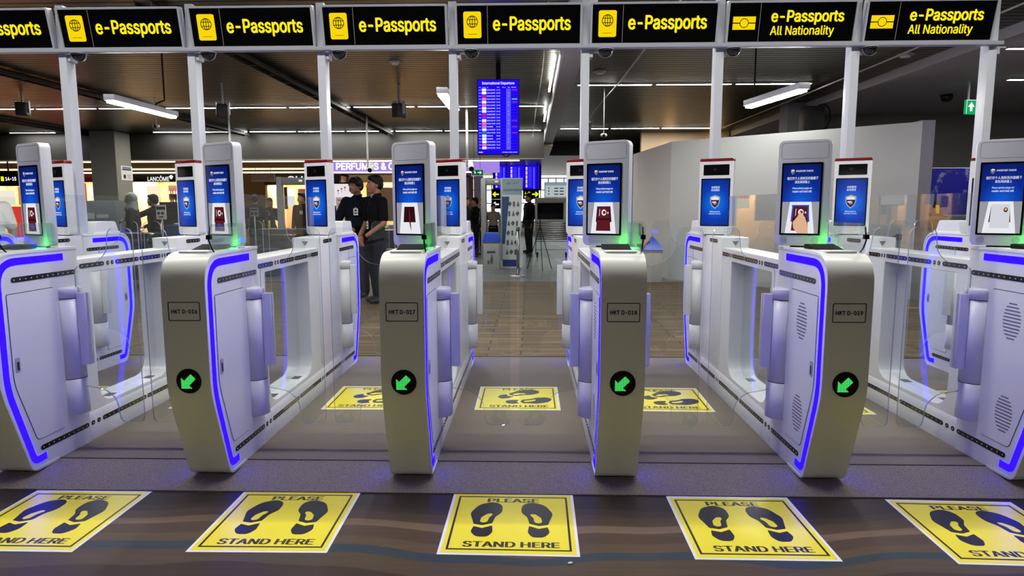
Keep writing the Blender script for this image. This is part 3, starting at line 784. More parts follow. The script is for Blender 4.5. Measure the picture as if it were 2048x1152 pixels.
TILT = math.radians(-29)
def check_screen(num, label, pic):
    t = thing('check_screen', label, 'screen', (GX[num] - 0.022, 0.505, 1.1), TILT, 'passport check screens on the gates')
    W = 0.124; T = 0.026; H = 0.545
    L = lambda name, key, fn, m, parent=t, lab=None, **k: link(name, cached(key, fn), m, parent, lab, **k)
    hs = L('housing', 'cs_house', lambda: MB().prism(rrect(-W, W, 0.012, H, 0.028, 6), -T, T, 'y').mesh('check_housing', 0.007, 3), WHITE)
    L('back_shell', 'cs_back', lambda: MB().prism(rrect(-W + 0.02, W - 0.02, 0.03, H - 0.03, 0.03, 6), T - 0.005, T + 0.010, 'y').mesh('check_back', 0.006, 2), WHITE2, hs)
    L('neck', 'cs_neck', lambda: MB().box(-0.05, 0.05, -0.02, 0.02, 0.0, 0.02).mesh('check_neck'), BLACKM)
    L('face_seam', 'cs_seam', lambda: MB().prism(rrect(-W + 0.014, W - 0.014, 0.4525, H - 0.012, 0.016, 4), -T - 0.0006, -T, 'y', holes=[rrect(-W + 0.0152, W - 0.0152, 0.4537, H - 0.0132, 0.015, 4)]).mesh('face_seam'), mat('seam_grey', '80828a', 0.5), hs)
    x0, x1, z0, z1 = -0.104, 0.088, 0.066, 0.432
    d = L('display', 'cs_disp', lambda: MB().prism(rrect(x0, x1, z0, z1, 0.004, 2), -T - 0.0025, -T + 0.002, 'y').mesh('check_display'), BLACK)
    cx = (x0 + x1) / 2; w = x1 - x0 - 0.018; zz0 = z0 + 0.009; h = z1 - z0 - 0.018; y0 = -T - 0.003
    U = lambda u: cx + u * w
    V = lambda v: zz0 + v * h
    L('picture', 'cs_bg', lambda: flatpoly(MB(), [(U(-.5), V(0.46)), (U(.5), V(0.46)), (U(.5), V(1)), (U(-.5), V(1))], y0).mesh('screen_blue', fix=False), SCRA, d)
    def txt():
        mb = MB()
        mb.merge(text('PASSPORT CHECK', 0.46 * w, 0.028 * h, 0.03), at(U(0.07), y0 - 0.0006, V(0.905)))
        mb.merge(text('请打开个人资料页并面朝下', 0.84 * w, 0.045 * h, 0.02, cjk=True), at(U(0.02), y0 - 0.0006, V(0.80)))
        mb.merge(text('放在阅读器上', 0.40 * w, 0.042 * h, 0.02, cjk=True), at(U(0.02), y0 - 0.0006, V(0.748)))
        mb.merge(text('Place photo page on', 0.52 * w, 0.034 * h, 0.02), at(U(0.02), y0 - 0.0006, V(0.655)))
        mb.merge(text('reader and hold still', 0.52 * w, 0.034 * h, 0.02), at(U(0.02), y0 - 0.0006, V(0.612)))
        return mb.mesh('screen_lettering', fix=False)
    L('lettering', 'cs_txt', txt, mat('screen_white', 'f0f4ff', emit=0.95), d)
    def emblem():
        mb = MB(); shield(mb, U(-0.25), V(0.895), 0.11 * w, 0.075 * h, y0 - 0.0006); return mb.mesh('emblem', fix=False)
    L('emblem', 'cs_emb', emblem, [SHG, SHB, SHW, SHO], d)
    def picm():
        mb = MB()
        flatpoly(mb, [(U(-.5), V(0)), (U(.5), V(0)), (U(.5), V(0.46)), (U(-.5), V(0.46))], y0, 0)
        flatpoly(mb, [(U(-.40), V(0)), (U(.40), V(0)), (U(.29), V(0.46)), (U(-.29), V(0.46))], y0 - 0.0005, 1)
        if pic == 'page':
            flatpoly(mb, [(U(-.26), V(.16)), (U(.26), V(.16)), (U(.22), V(.40)), (U(-.22), V(.40))], y0 - 0.001, 3)
            flatpoly(mb, [(U(-.235), V(.075)), (U(.235), V(.075)), (U(.225), V(.42)), (U(-.215), V(.42))], y0 - 0.0015, 7)
            flatpoly(mb, circ(U(.13), V(.34), 0.05 * w, 14, 0.035 * h), y0 - 0.002, 6)
            flatpoly(mb, circ(U(.13), V(.345), 0.03 * w, 14, 0.02 * h), y0 - 0.0025, 4)
        elif pic == 'flip':
            flatpoly(mb, [(U(-.24), V(.17)), (U(.22), V(.17)), (U(.18), V(.40)), (U(-.20), V(.40))], y0 - 0.001, 3)
            flatpoly(mb, [(U(-.02), V(.40)), (U(.03), V(.25)), (U(.05), V(.03)), (U(.0), V(.12)), (U(-.04), V(.25))], y0 - 0.0015, 2)
        else:
            flatpoly(mb, [(U(-.24), V(.17)), (U(.26), V(.17)), (U(.22), V(.40)), (U(-.20), V(.40))], y0 - 0.001, 3)
            flatpoly(mb, [(U(-.23), V(.04)), (U(.23), V(.04)), (U(.19), V(.39)), (U(-.18), V(.39))], y0 - 0.0015, 2)
            flatpoly(mb, [(U(-.225), V(.20)), (U(.225), V(.20)), (U(.222), V(.225)), (U(-.222), V(.225))], y0 - 0.0018, 3)
            flatpoly(mb, circ(U(.02), V(.31), 0.075 * w, 18, 0.045 * h), y0 - 0.002, 1)
            flatpoly(mb, circ(U(.03), V(.31), 0.045 * w, 12, 0.024 * h), y0 - 0.0024, 2)
            flatpoly(mb, [(U(-.13), V(.26)), (U(-.115), V(.26)), (U(-.105), V(.36)), (U(-.12), V(.36))], y0 - 0.002, 1)
            flatpoly(mb, [(U(.13), V(.29)), (U(.16), V(.29)), (U(.16), V(.32)), (U(.13), V(.32))], y0 - 0.002, 1)
            if pic == 'hand':
                hand = [(-.05, 0), (-.17, .08), (-.19, .16), (-.12, .21), (-.06, .25), (-.03, .30), (.01, .32), (.03, .31), (.05, .27), (.09, .28), (.11, .25), (.14, .24), (.17, .19), (.21, .14), (.24, 0)]
                flatpoly(mb, [(U(a), V(b)) for a, b in roundpath(hand, [0] + [0.03] * 13 + [0], 4)], y0 - 0.003, 4)
                for q in ((-.25, -.21), (.21, .25)):
                    flatpoly(mb, [(U(q[0]), V(.17)), (U(q[1]), V(.17)), (U(q[1] * 0.9 + .01), V(.41)), (U(q[0] * 0.9 + .005), V(.41))][:4], y0 - 0.0027, 5)
                flatpoly(mb, [(U(-.23), V(.395)), (U(.235), V(.395)), (U(.235), V(.415)), (U(-.23), V(.415))], y0 - 0.0027, 5)
            if pic == 'bluehand':
                flatpoly(mb, [(U(a), V(b)) for a, b in ((-.1, .1), (-.05, .15), (.02, .16), (.08, .13), (.16, .09), (.06, .07), (0, .09))], y0 - 0.003, 5)
        return mb.mesh('screen_picture', fix=False)
    L('instruction_picture', 'cs_pic_' + pic, picm, [PICBG, PICW, PASSM, PASSD, PICSK, PICBL, PICK, PICPG], d)
    def slots():
        mb = MB()
        for i in range(5):
            mb.prism([(a, b) for a, b in rrect(-0.09 + (0.004 if i in (0, 4) else 0), 0.078, 0.0265 + i * 0.0075, 0.0282 + i * 0.0075, 0.0008, 2)], -T - 0.0006, -T, 'y')
        return mb.mesh('speaker_slots')
    def rings():
        mb = MB()
        for c in (-0.082, 0.066):
            for i in range(5):
                zz = 0.04 + (i - 2) * 0.005; ww = 0.015 * math.sqrt(1 - ((i - 2) / 2.7) ** 2)
                mb.box(c - ww, c + ww, -T - 0.0006, -T, zz - 0.0007, zz + 0.0007)
            mb.prism(circ(c, 0.04, 0.0165, 20), -T - 0.0006, -T, 'y', holes=[circ(c, 0.04, 0.0155, 20)])
        return mb.mesh('speaker_slots')
    if num >= 19: L('speaker_slots', 'cs_slotb', rings, mat('slot_grey', '74767c', 0.6), hs)
    else: L('speaker_slots', 'cs_slota', slots, mat('slot_grey', '74767c', 0.6), hs)
for k, pic, lab in ((15, 'bluehand', 'passport check screen farthest left, beside the man in a white shirt'), (16, 'bluehand', 'passport check screen on gate HKT D-016, its picture with a small blue mark'),
                    (17, 'flip', 'passport check screen on gate HKT D-017, its picture with a page turning'), (18, 'plain', 'passport check screen on gate HKT D-018, its picture with an open maroon passport'),
                    (19, 'hand', 'passport check screen on gate HKT D-019, its picture with a hand on a passport'), (20, 'page', 'passport check screen cut by the right photo edge, its picture with a white page')):
    check_screen(k, lab, pic)

RED = mat('dark_red_lamp', '6e0f14', 0.2)
def camera_screen(num, label):
    t = thing('welcome_screen', label, 'screen', (GX[num] - 0.022, 2.095, 1.1), TILT, 'welcome screens with cameras')
    W = 0.124; T = 0.03; H = 0.545
    L = lambda name, key, fn, m, parent=t, lab=None, **k: link(name, cached(key, fn), m, parent, lab, **k)
    hs = L('housing', 'ws_house', lambda: MB().prism(roundpath([(-W, 0.006), (W, 0.006), (W, H), (-W, H)], [0.03, 0.03, 0.004, 0.004], 6, True), -T, T, 'y').mesh('welcome_housing', 0.006, 3), WHITE)
    L('status_lamp', 'ws_red', lambda: MB().prism(roundpath([(-W, H), (W, H), (W - 0.002, H + 0.022), (-W + 0.002, H + 0.022)], [0, 0, 0.012, 0.012], 4, True), -T + 0.002, T - 0.002, 'y').mesh('status_lamp', 0.002), RED, lab='dark red lamp strip on top')
    L('camera_window', 'ws_cam', lambda: MB().prism(rrect(-0.094, 0.094, 0.444, 0.522, 0.003, 2), -T - 0.002, -T + 0.002, 'y').mesh('camera_window'), BLACK, lab='black camera window')
    L('camera_lens', 'ws_lens', lambda: MB().prism(circ(-0.01, 0.485, 0.012, 20), -T - 0.003, -T - 0.001, 'y').mesh('camera_lens'), mat('lens_dark', '1a1a20', 0.2), bpy.data.objects[COL.objects[-1].name])
    x0, x1, z0, z1 = -0.108, 0.104, 0.068, 0.42
    d = L('display', 'ws_disp', lambda: MB().prism(rrect(x0, x1, z0, z1, 0.004, 2), -T - 0.0025, -T + 0.002, 'y').mesh('welcome_display'), BLACK)
    cx = (x0 + x1) / 2; w = x1 - x0 - 0.016; zz0 = z0 + 0.008; h = z1 - z0 - 0.016; y0 = -T - 0.003
    U = lambda u: cx + u * w
    V = lambda v: zz0 + v * h
    L('picture', 'ws_bg', lambda: flatpoly(MB(), [(U(-.5), V(0)), (U(.5), V(0)), (U(.5), V(1)), (U(-.5), V(1))], y0).mesh('screen_blue', fix=False), SCRB, d)
    def txt():
        mb = MB()
        mb.merge(text('欢迎使用', 0.31 * w, 0.052 * h, 0.025, cjk=True), at(U(0), y0 - 0.0006, V(0.83)))
        mb.merge(text('自动通道', 0.31 * w, 0.052 * h, 0.025, cjk=True), at(U(0), y0 - 0.0006, V(0.77)))
        mb.merge(text('Welcome to', 0.38 * w, 0.032 * h, 0.02), at(U(0), y0 - 0.0006, V(0.295)))
        mb.merge(text('Automatic Service', 0.44 * w, 0.028 * h, 0.02), at(U(0), y0 - 0.0006, V(0.25)))
        return mb.mesh('welcome_lettering', fix=False)
    L('lettering', 'ws_txt', txt, mat('screen_white', 'f0f4ff', emit=0.95), d)
    def emblem():
        mb = MB(); shield(mb, U(0), V(0.51), 0.40 * w, 0.30 * h, y0 - 0.0006); return mb.mesh('emblem', fix=False)
    L('emblem', 'ws_emb', emblem, [SHG, SHB, SHW, SHO], d)
    def ring():
        mb = MB()
        for c in (-0.09, 0.085):
            mb.prism(circ(c, 0.036, 0.015, 20), -T - 0.0006, -T, 'y', holes=[circ(c, 0.036, 0.0138, 20)])
        return mb.mesh('speaker_rings')
    L('speaker_rings', 'ws_ring', ring, mat('slot_grey', '74767c', 0.6), hs)
    L('neck', 'ws_neck', lambda: MB().box(-0.06, 0.06, -0.025, 0.025, 0.0, 0.012).mesh('welcome_neck'), BLACKM)
WL = {14: 'welcome screen farthest left, dull blue, behind the leftmost full post', 15: 'welcome screen just left of the check screen of gate HKT D-016', 16: 'welcome screen at the rear of gate HKT D-016, left of the two men',
      17: 'welcome screen at the rear of gate HKT D-017, behind its check screen', 18: 'welcome screen at the rear of gate HKT D-018, half hidden by its check screen', 19: 'welcome screen standing clear before the white partition, left of gate HKT D-019',
      20: 'welcome screen just right of the check screen of gate HKT D-019', 21: 'welcome screen peeping out left of the rightmost check screen'}
for k in WL: camera_screen(k, WL[k])

# ================================================================== gantry: posts, crossbeam, signs, dome cameras
POSTM = mat('post_white', 'b9bcc4', 0.4)
PL = {13: 'off the left edge', 14: 'leftmost in the photo', 15: 'behind the check screen of gate HKT D-016', 16: 'behind the welcome screen of gate HKT D-016', 17: 'left of the blue departure board', 18: 'right of the duct beam', 19: 'rising before the white partition', 20: 'right of the check screen of gate HKT D-019', 21: 'rightmost, left of the green exit sign'}
for k in GX:
    t = thing('sign_post', 'square white sign post ' + PL[k], 'post', (GX[k] - 0.005, 2.2, 1.10), 0, 'sign posts')
    link('post', cached('post', lambda: MB().box(-0.03, 0.03, 0, 0.1, 0, 1.74).mesh('sign_post', 0.003)), POSTM, t)
    link('bracket', cached('bracket', lambda: MB().box(0.03, 0.055, 0.01, 0.09, 1.33, 1.38).box(0.03, 0.10, 0.01, 0.09, 1.372, 1.382).mesh('bracket')), GREYM, t)
    link('foot_plate', cached('footp', lambda: MB().box(-0.045, 0.045, -0.015, 0.115, 0, 0.012).mesh('foot_plate')), POSTM, t)
simple('sign_crossbeam', MB().box(-5.0, 3.53, 2.14, 2.2, 2.482, 2.508), mat('crossbeam_grey', '9698a4', 0.45), 'long white crossbeam carrying the row of passport signs', 'beam', bev=0.002)

def sign(k, label, kind):
    x0 = GX[k] + 0.022; W = 0.942; H = 0.298
    t = thing('passport_sign', label, 'sign', (x0, 2.202, 2.512), 0, 'row of overhead passport signs', rx=math.atan2(0.06, 0.285))
    L = lambda name, key, fn, m, parent=t, lab=None, **q: link(name, cached(key, fn), m, parent, lab, **q)
    fr = 0.016
    L('frame', 'sg_frame', lambda: MB().prism(rrect(0, W, 0, H, 0.012, 4), -0.03, 0.03, 'y', holes=[rrect(fr, W - fr, fr, H - fr, 0.003, 2)]).box(fr - 0.002, W - fr + 0.002, 0.0, 0.028, fr - 0.002, H - fr + 0.002).mesh('sign_frame', 0.003, 2), SIGNFR)
    f = L('face', 'sg_face', lambda: MB().box(fr, W - fr, -0.02, -0.002, fr, H - fr).mesh('sign_face'), SIGNBLK)
    y0 = -0.0206
    L('divider', 'sg_div', lambda: MB().box(0.239, 0.242, y0 - 0.0005, y0 + 0.001, fr + 0.004, H - fr - 0.004).mesh('sign_divider'), mat('divider_grey', '9a9a90', 0.5), f)
    def book():
        mb = MB()
        cx, cz = 0.128, 0.15
        mb.prism(rrect(cx - 0.066, cx + 0.066, cz - 0.092, cz + 0.092, 0.014, 5), y0 - 0.001, y0, 'y', 0)
        gc = cz + 0.022; R = 0.042; ln = 0.005
        ringp = lambda a, b: mb.prism(circ(cx, gc, a, 32, b), y0 - 0.0016, y0 - 0.001, 'y', 1, holes=[circ(cx, gc, a - ln, 32, b - ln)])
        ringp(R, R); ringp(R * 0.52, R)
        mb.box(cx - ln / 2, cx + ln / 2, y0 - 0.0016, y0 - 0.001, gc - R, gc + R, 1)
        for dz in (-0.015, 0.015):
            ww = math.sqrt(R * R - dz * dz)
            mb.box(cx - ww, cx + ww, y0 - 0.0016, y0 - 0.001, gc + dz - ln / 2, gc + dz + ln / 2, 1)
        mb.box(cx - 0.034, cx + 0.034, y0 - 0.0016, y0 - 0.001, cz - 0.066, cz - 0.063, 1)
        return mb.mesh('passport_icon')
    def bio():
        mb = MB(); cx, cz = 0.128, 0.145
        mb.box(cx - 0.082, cx + 0.082, y0 - 0.001, y0, cz + 0.0035, cz + 0.045, 0)
        mb.box(cx - 0.082, cx + 0.082, y0 - 0.001, y0, cz - 0.045, cz - 0.0035, 0)
        mb.prism(circ(cx, cz, 0.033, 28), y0 - 0.0016, y0 - 0.001, 'y', 1)
        mb.prism(circ(cx, cz, 0.028, 28), y0 - 0.0022, y0 - 0.0016, 'y', 0)
        return mb.mesh('biometric_icon')
    if kind == 1:
        L('icon', 'sg_icon1', book, [YICON, BPRINT], f, 'yellow passport icon with a globe')
        L('lettering', 'sg_txt1', lambda: MB().merge(text('e-Passports', 0.58, 0.130, 0.034), at(0.568, y0 - 0.001, 0.142)).mesh('sign_lettering', fix=False), YSIGN, f, 'reads e-Passports')
    else:
        L('icon', 'sg_icon2', bio, [YICON, BPRINT], f, 'yellow biometric passport icon')
        L('lettering', 'sg_txt2', lambda: MB().merge(text('e-Passports', 0.53, 0.107, 0.034), at(0.585, y0 - 0.001, 0.178)).merge(text('All Nationality', 0.465, 0.084, 0.018), at(0.555, y0 - 0.001, 0.084)).mesh('sign_lettering', fix=False), YSIGN, f, 'reads e-Passports All Nationality')
sign(13, 'black e-Passports sign cut by the left photo edge', 1)
for k, w in ((14, 'leftmost full one'), (15, 'second full one from the left'), (16, 'over the two men in dark shirts'), (17, 'above the blue departure board'), (18, 'next left of the All Nationality signs')):
    sign(k, 'black e-Passports sign with passport icon, ' + w, 1)
sign(19, 'black sign reading e-Passports All Nationality, left one of the two', 2)
sign(20, 'black sign reading e-Passports All Nationality, rightmost of the row', 2)
DL = {14: 'leftmost full sign', 15: 'second full sign from the left', 16: 'sign over the two men', 17: 'sign left of the duct beam', 18: 'sign right of the duct beam', 19: 'left All Nationality sign', 20: 'right All Nationality sign'}
for k in DL:
    t = thing('dome_camera', 'small dark dome camera under the ' + DL[k], 'camera', (GX[k] + 0.14 - (0.055 if k > 18 else 0), 2.18, 2.482), 0, 'dome cameras under the signs')
    link('dome', cached('dome', lambda: MB().lathe([(0.054 * math.sin(math.radians(a)) + 0.0005, -0.008 - 0.055 * math.cos(math.radians(a))) for a in range(0, 91, 10)], n=22).mesh('dome')), BLACK, t)
    link('ring', cached('domering', lambda: MB().lathe([(0.058, -0.008), (0.06, 0.0)], n=24).prism(ribbon([(0.056 * math.cos(a * PI / 16), -0.008 - 0.057 * math.sin(a * PI / 16)) for a in range(17)], 0.0015, -0.0015), -0.002, 0.002, 'y').mesh('dome_ring')), GREYM, t)

# ================================================================== yellow floor stickers
STY = mat('sticker_yellow', 'efe02a', 0.35, spec=0.5); STW = mat('sticker_white', 'e6e6e6', 0.4); STK = mat('sticker_black', '14121c', 0.4)
def foot_polys(mir):
    sole = roundpath([(-.075, -.02), (-.088, .02), (-.108, .075), (-.06, .158), (0.03, .185), (.088, .155), (.088, .085), (.05, .045), (.036, -.012), (-.02, -.03)], [0.01, .04, .05, .09, .09, .06, .05, .05, .01, .01], 6, True)
    hole = roundpath([(-.042, .0), (-.034, .04), (.0, .072), (.028, .075), (.032, .062), (.012, .036), (.006, .0), (-.018, -.010)], [.02] * 8, 4, True)
    heel = roundpath([(-.072, -.04), (-.02, -.055), (.038, -.032), (.045, -.085), (.02, -.125), (-.05, -.125), (-.085, -.085)], [.006, .006, .006, .03, .05, .05, .03], 5, True)
    f = (lambda p: [(-a, b) for a, b in p]) if mir else (lambda p: p)
    return f(sole), f(hole), f(heel)
def sticker(x, yy, z, rz, label, W=0.562, H=0.562, group='yellow stand here stickers', turned=False):
    t = thing('floor_sticker', label, 'floor sticker', (x, yy, z), rz, group)
    L = lambda name, key, fn, m, parent=t, lab=None, **q: link(name, cached(key, fn), m, parent, lab, **q)
    L('border', 'st_b', lambda: MB().box(-W / 2, W / 2, -H / 2, H / 2, 0.0002, 0.0012).mesh('sticker_border'), STW)
    L('field', 'st_f', lambda: MB().box(-W / 2 + .012, W / 2 - .012, -H / 2 + .014, H / 2 - .014, 0.001, 0.0016).mesh('sticker_field'), STY)
    def line():
        o = [(-W / 2 + .03, -H / 2 + .038), (W / 2 - .03, -H / 2 + .038), (W / 2 - .03, H / 2 - .036), (-W / 2 + .03, H / 2 - .036)]
        i = [(-W / 2 + .039, -H / 2 + .047), (W / 2 - .039, -H / 2 + .047), (W / 2 - .039, H / 2 - .045), (-W / 2 + .039, H / 2 - .045)]
        return MB().prism(o, 0.0014, 0.0021, 'z', holes=[i]).mesh('sticker_line')
    L('outline', 'st_l', line, STK)
    for s in (-1, 1):
        def foot():
            so, ho, he = foot_polys(s > 0)
            mb = MB(); mb.prism(so, 0.0014, 0.0021, 'z', holes=[ho]); mb.prism(he, 0.0014, 0.0021, 'z')
            mb.v = [(v[0] * 0.72, v[1] * 1.05, v[2]) for v in mb.v]
            if turned: mb.xf(Matrix.Translation((-0.02, 0.065, 0) if s < 0 else (0.045, -0.075, 0)) @ Matrix.Rotation(math.radians(-52 if s < 0 else -82), 4, 'Z'))
            else: mb.xf(Matrix.Translation((s * 0.106, -0.005, 0)))
            return mb.mesh('footprint')
        L('footprint', 'st_p%d%d' % (s, turned), foot, STK, lab='left black shoe print' if s < 0 else 'right black shoe print')
    L('lettering', 'st_t', lambda: MB().merge(text('PLEASE', 0.245, 0.05, 0.07), Matrix.Translation((0.0, 0.205, 0.0022))).merge(text('STAND HERE', 0.40, 0.056, 0.07), Matrix.Translation((0.005, -0.197, 0.0022))).mesh('sticker_lettering', fix=False), STK, lab='reads PLEASE STAND HERE')
for x, yy, rz, w in ((-2.01, -0.249, 0.0, 'before the leftmost lane, cut by the photo edge'), (-1.003, -0.234, 0.01, 'in front of the lane between HKT D-016 and HKT D-017'), (-0.001, -0.235, -0.012, 'in front of the lane between HKT D-017 and HKT D-018'), (1.0, -0.247, -0.003, 'in front of the lane between HKT D-018 and HKT D-019'), (2.0, -0.265, -0.03, 'in front of the rightmost lane, cut by the photo edge')):
    sticker(x, yy, FLOOR, rz, 'large yellow floor sticker ' + w.replace('in front of', 'before'))
for x, yy, rz, w in ((-3.02, 1.45, 0.0, 'farthest left, glimpsed through a gate side glass'), (-2.02, 1.49, 0.0, 'inside the lane left of gate HKT D-016'), (-1.01, 1.495, 0.01, 'inside the lane between HKT D-016 and HKT D-017'), (0.0, 1.503, 0.0, 'inside the middle lane between HKT D-017 and HKT D-018'), (1.0, 1.495, -0.02, 'inside the lane between HKT D-018 and HKT D-019'), (2.0, 1.46, 0.0, 'inside the lane right of gate HKT D-019'), (3.0, 1.46, 0.0, 'farthest right, glimpsed through a gate side glass')):
    sticker(x, yy, 0.0, rz, 'yellow sticker on the carpet ' + w, turned=True)
simple('floor_crumb', MB().ell((0, 0, 0.004), (0.011, 0.006, 0.005), 8, 5), WPRINT, 'small white scrap on the floor below the middle yellow sticker', 'litter', loc=(0.235, -0.57, FLOOR), rot=(0, 0, 0.3))

# ================================================================== hall beyond the gates
CONCRETE = mat('column_concrete', '8e8d84', 0.8)
cl = thing('concrete_column', 'big square concrete column behind the leftmost signs', 'column', (-10.45, 13.7, FLOOR))
link('shaft', MB().box(-0.32, 0.32, -0.35, 0.29, 0, CEIL - FLOOR).mesh('column_shaft', 0.02, 3), CONCRETE, cl)
nt_ = thing('notice_plate', 'white notice plate with blue heading fixed to the concrete column', 'sign', (-10.128, 13.74, 2.0), PI / 2)
link('plate', MB().box(-0.24, 0.24, -0.012, 0, 0, 0.36).mesh('notice_plate'), WPRINT, nt_)
link('heading', MB().box(-0.18, 0.18, -0.014, -0.012, 0.25, 0.295).box(-0.18, 0.18, -0.014, -0.012, 0.305, 0.33).mesh('notice_heading'), mat('notice_blue', '3c5070', 0.6), nt_)
link('pictogram', MB().prism(circ(-0.10, 0.095, 0.055, 18), -0.014, -0.012, 'y').box(0.0, 0.16, -0.014, -0.012, 0.05, 0.06).box(0.02, 0.15, -0.014, -0.012, 0.09, 0.1).box(0.0, 0.17, -0.014, -0.012, 0.13, 0.14).mesh('notice_pictogram'), mat('notice_dark', '30363c', 0.6), nt_)

BLUES = mat('board_blue', (0.13, 0.03, 0.98), emit=0.95); BLUE2 = mat('board_blue_band', (0.38, 0.36, 1.0), emit=0.9); PINK = mat('board_pink', 'ff7fb4', emit=0.95); PURP = mat('board_purple', 'a828e0', emit=0.9); CYAN = mat('board_cyan', '6fd0ff', emit=0.95); SKYB = mat('board_logo_blue', '2c7ce0', emit=0.9)
db = thing('departure_board', 'tall blue departure board hanging before the bulkhead, left of the duct beam', 'screen', (-0.341, 6.0, 2.014))
link('housing', MB().box(-0.279, 0.279, 0.0, 0.07, -0.008, 0.966).mesh('board_housing', 0.004), BLACKM, db)
link('hanger', MB().box(-0.03, 0.03, 0.03, 0.06, 0.96, CEIL - 2.014).tube([(0.05, 0.03, -0.008), (0.08, 0.03, -0.03), (0.12, 0.03, -0.03), (0.15, 0.03, -0.008)], 0.006, 6).mesh('board_hanger'), BLACKM, db)
sc = link('screen', flatpoly(MB(), [(-0.27, 0), (0.27, 0), (0.27, 0.958), (-0.27, 0.958)], -0.001).mesh('board_screen', fix=False), BLUES, db)
link('gate_column_band', flatpoly(MB(), [(0.105, 0.055), (0.165, 0.055), (0.165, 0.845), (0.105, 0.845)], -0.0015).mesh('board_band', fix=False), BLUE2, sc)
dests = ['SINGAPORE', 'KUALA LUMPUR', 'SINGAPORE', 'KUALA LUMPUR', 'HONG KONG', 'KUALA LUMPUR', 'SINGAPORE', 'GUANGZHOU', 'SINGAPORE', 'KUALA LUMPUR', 'NEW DELHI', 'HONG KONG', 'MUMBAI', 'HO CHI MINH', 'KUALA LUMPUR', 'DOHA', 'SHANGHAI', 'GUANGZHOU', 'HONG KONG', 'SINGAPORE']
mt = MB(); mt.merge(text('International Departure', 0.43, 0.045, 0.03), at(0.0, -0.0022, 0.912))
for x, s, w in ((-0.24, 'Time', 0.03), (-0.185, 'Airline', 0.045), (-0.14, 'To', 0.016), (0.0, 'Flight', 0.035), (0.075, 'Check-in', 0.045), (0.14, 'Gate', 0.03), (0.205, 'Remarks', 0.06)):
    mt.merge(text(s, w, 0.012, 0.0), at(x, -0.0022, 0.862))
ml = MB(); mr = MB()
times = ['14:10', '14:30', '14:45', '15:00', '15:05', '15:20', '15:25', '15:40', '15:55', '16:00', '16:05', '16:10', '16:20', '16:35', '16:40', '17:00', '17:05', '17:10', '17:25', '17:40']
pal = [0, 0, 3, 1, 0, 1, 0, 0, 3, 3, 0, 1, 1, 0, 2, 0, 0, 0, 1, 0]
rm = {0: 3, 3: 4, 4: 3, 10: 3, 12: 3, 14: 3}
for i in range(20):
    z = 0.830 - i * 0.0395
    mt.merge(text(times[i], 0.032, 0.012, 0.02), at(-0.242, -0.0022, z))
    mt.merge(text(dests[i], 0.11 if len(dests[i]) > 8 else 0.08, 0.015, 0.02), at(-0.095 if len(dests[i]) > 8 else -0.11, -0.0022, z))
    mt.merge(text(('SL', 'AK', 'TR', 'OD')[i % 4] + ' %d' % (313 + i * 17 % 600), 0.052, 0.014, 0.02), at(0.0, -0.0022, z))
    if i % 3: mt.merge(text('%d' % (80 + i % 9), 0.014, 0.012), at(0.135, -0.0022, z))
    flatpoly(ml, [(-0.215, z - 0.015), (-0.158, z - 0.015), (-0.158, z + 0.017), (-0.215, z + 0.017)], -0.0018, pal[i])
    if i in rm: flatpoly(ml, [(0.18, z - 0.007), (0.25, z - 0.007), (0.25, z + 0.007), (0.18, z + 0.007)], -0.0018, rm[i])
    flatpoly(mr, [(-0.265, z - 0.0205), (0.265, z - 0.0205), (0.265, z - 0.0195), (-0.265, z - 0.0195)], -0.0012, 0)
mt.merge(text('23 May 2025 16:51', 0.2, 0.017, 0.03), at(0.15, -0.0022, 0.022)); mt.merge(text('page', 0.055, 0.018, 0.03), at(-0.235, -0.0022, 0.022))
link('lettering', mt.mesh('board_lettering', fix=False), mat('board_white', 'f4f4ff', emit=1.0), sc)
link('airline_marks', ml.mesh('board_marks', fix=False), [WTXT, PINK, SKYB, PURP, CYAN], sc)
link('row_lines', mr.mesh('board_lines', fix=False), mat('board_line', '5a50ff', emit=0.9), sc)

# far boards and direction signs
fb = thing('flight_wall_board', 'wide blue flight board far back, behind the roll-up banner', 'screen', (-0.40, 22.0, 1.98))
link('housing', MB().box(-0.9, 0.9, 0, 0.15, -0.03, 0.92).mesh('wallboard_housing'), BLACKM, fb)
for i in range(3):
    s = link('panel', flatpoly(MB(), [(-0.83 + i * 0.56, 0), (-0.29 + i * 0.56, 0), (-0.29 + i * 0.56, 0.87), (-0.83 + i * 0.56, 0.87)], -0.002).mesh('wallboard_panel', fix=False), BLUES, fb)
    mb = MB()
    flatpoly(mb, [(-0.52 + i * 0.56, 0), (-0.46 + i * 0.56, 0), (-0.46 + i * 0.56, 0.8), (-0.52 + i * 0.56, 0.8)], -0.004, 2)
    for j in range(14):
        z = 0.77 - j * 0.054
        flatpoly(mb, [(-0.80 + i * 0.56, z), (-0.74 + i * 0.56, z), (-0.74 + i * 0.56, z + 0.038), (-0.80 + i * 0.56, z + 0.038)], -0.005, 0 if (j * 5 + i) % 3 else 1)
        flatpoly(mb, [(-0.71 + i * 0.56, z + 0.01), (-0.57 + i * 0.56, z + 0.01), (-0.57 + i * 0.56, z + 0.026), (-0.71 + i * 0.56, z + 0.026)], -0.005, 2)
    link('flight_rows', mb.mesh('wallboard_rows', fix=False), [WTXT, PINK, BLUE2], s)
def arrow2d(cx, cz, r, d):
    p = [(-1, 0), (-0.2, 0.8), (0.1, 0.55), (-0.25, 0.22), (0.95, 0.22), (0.95, -0.22), (-0.25, -0.22), (0.1, -0.55), (-0.2, -0.8)]
    return [(cx + a * r * d, cz + b * r) for a, b in p]
YL = mat('arrow_yellow_lit', 'f4ff1a', emit=1.0)
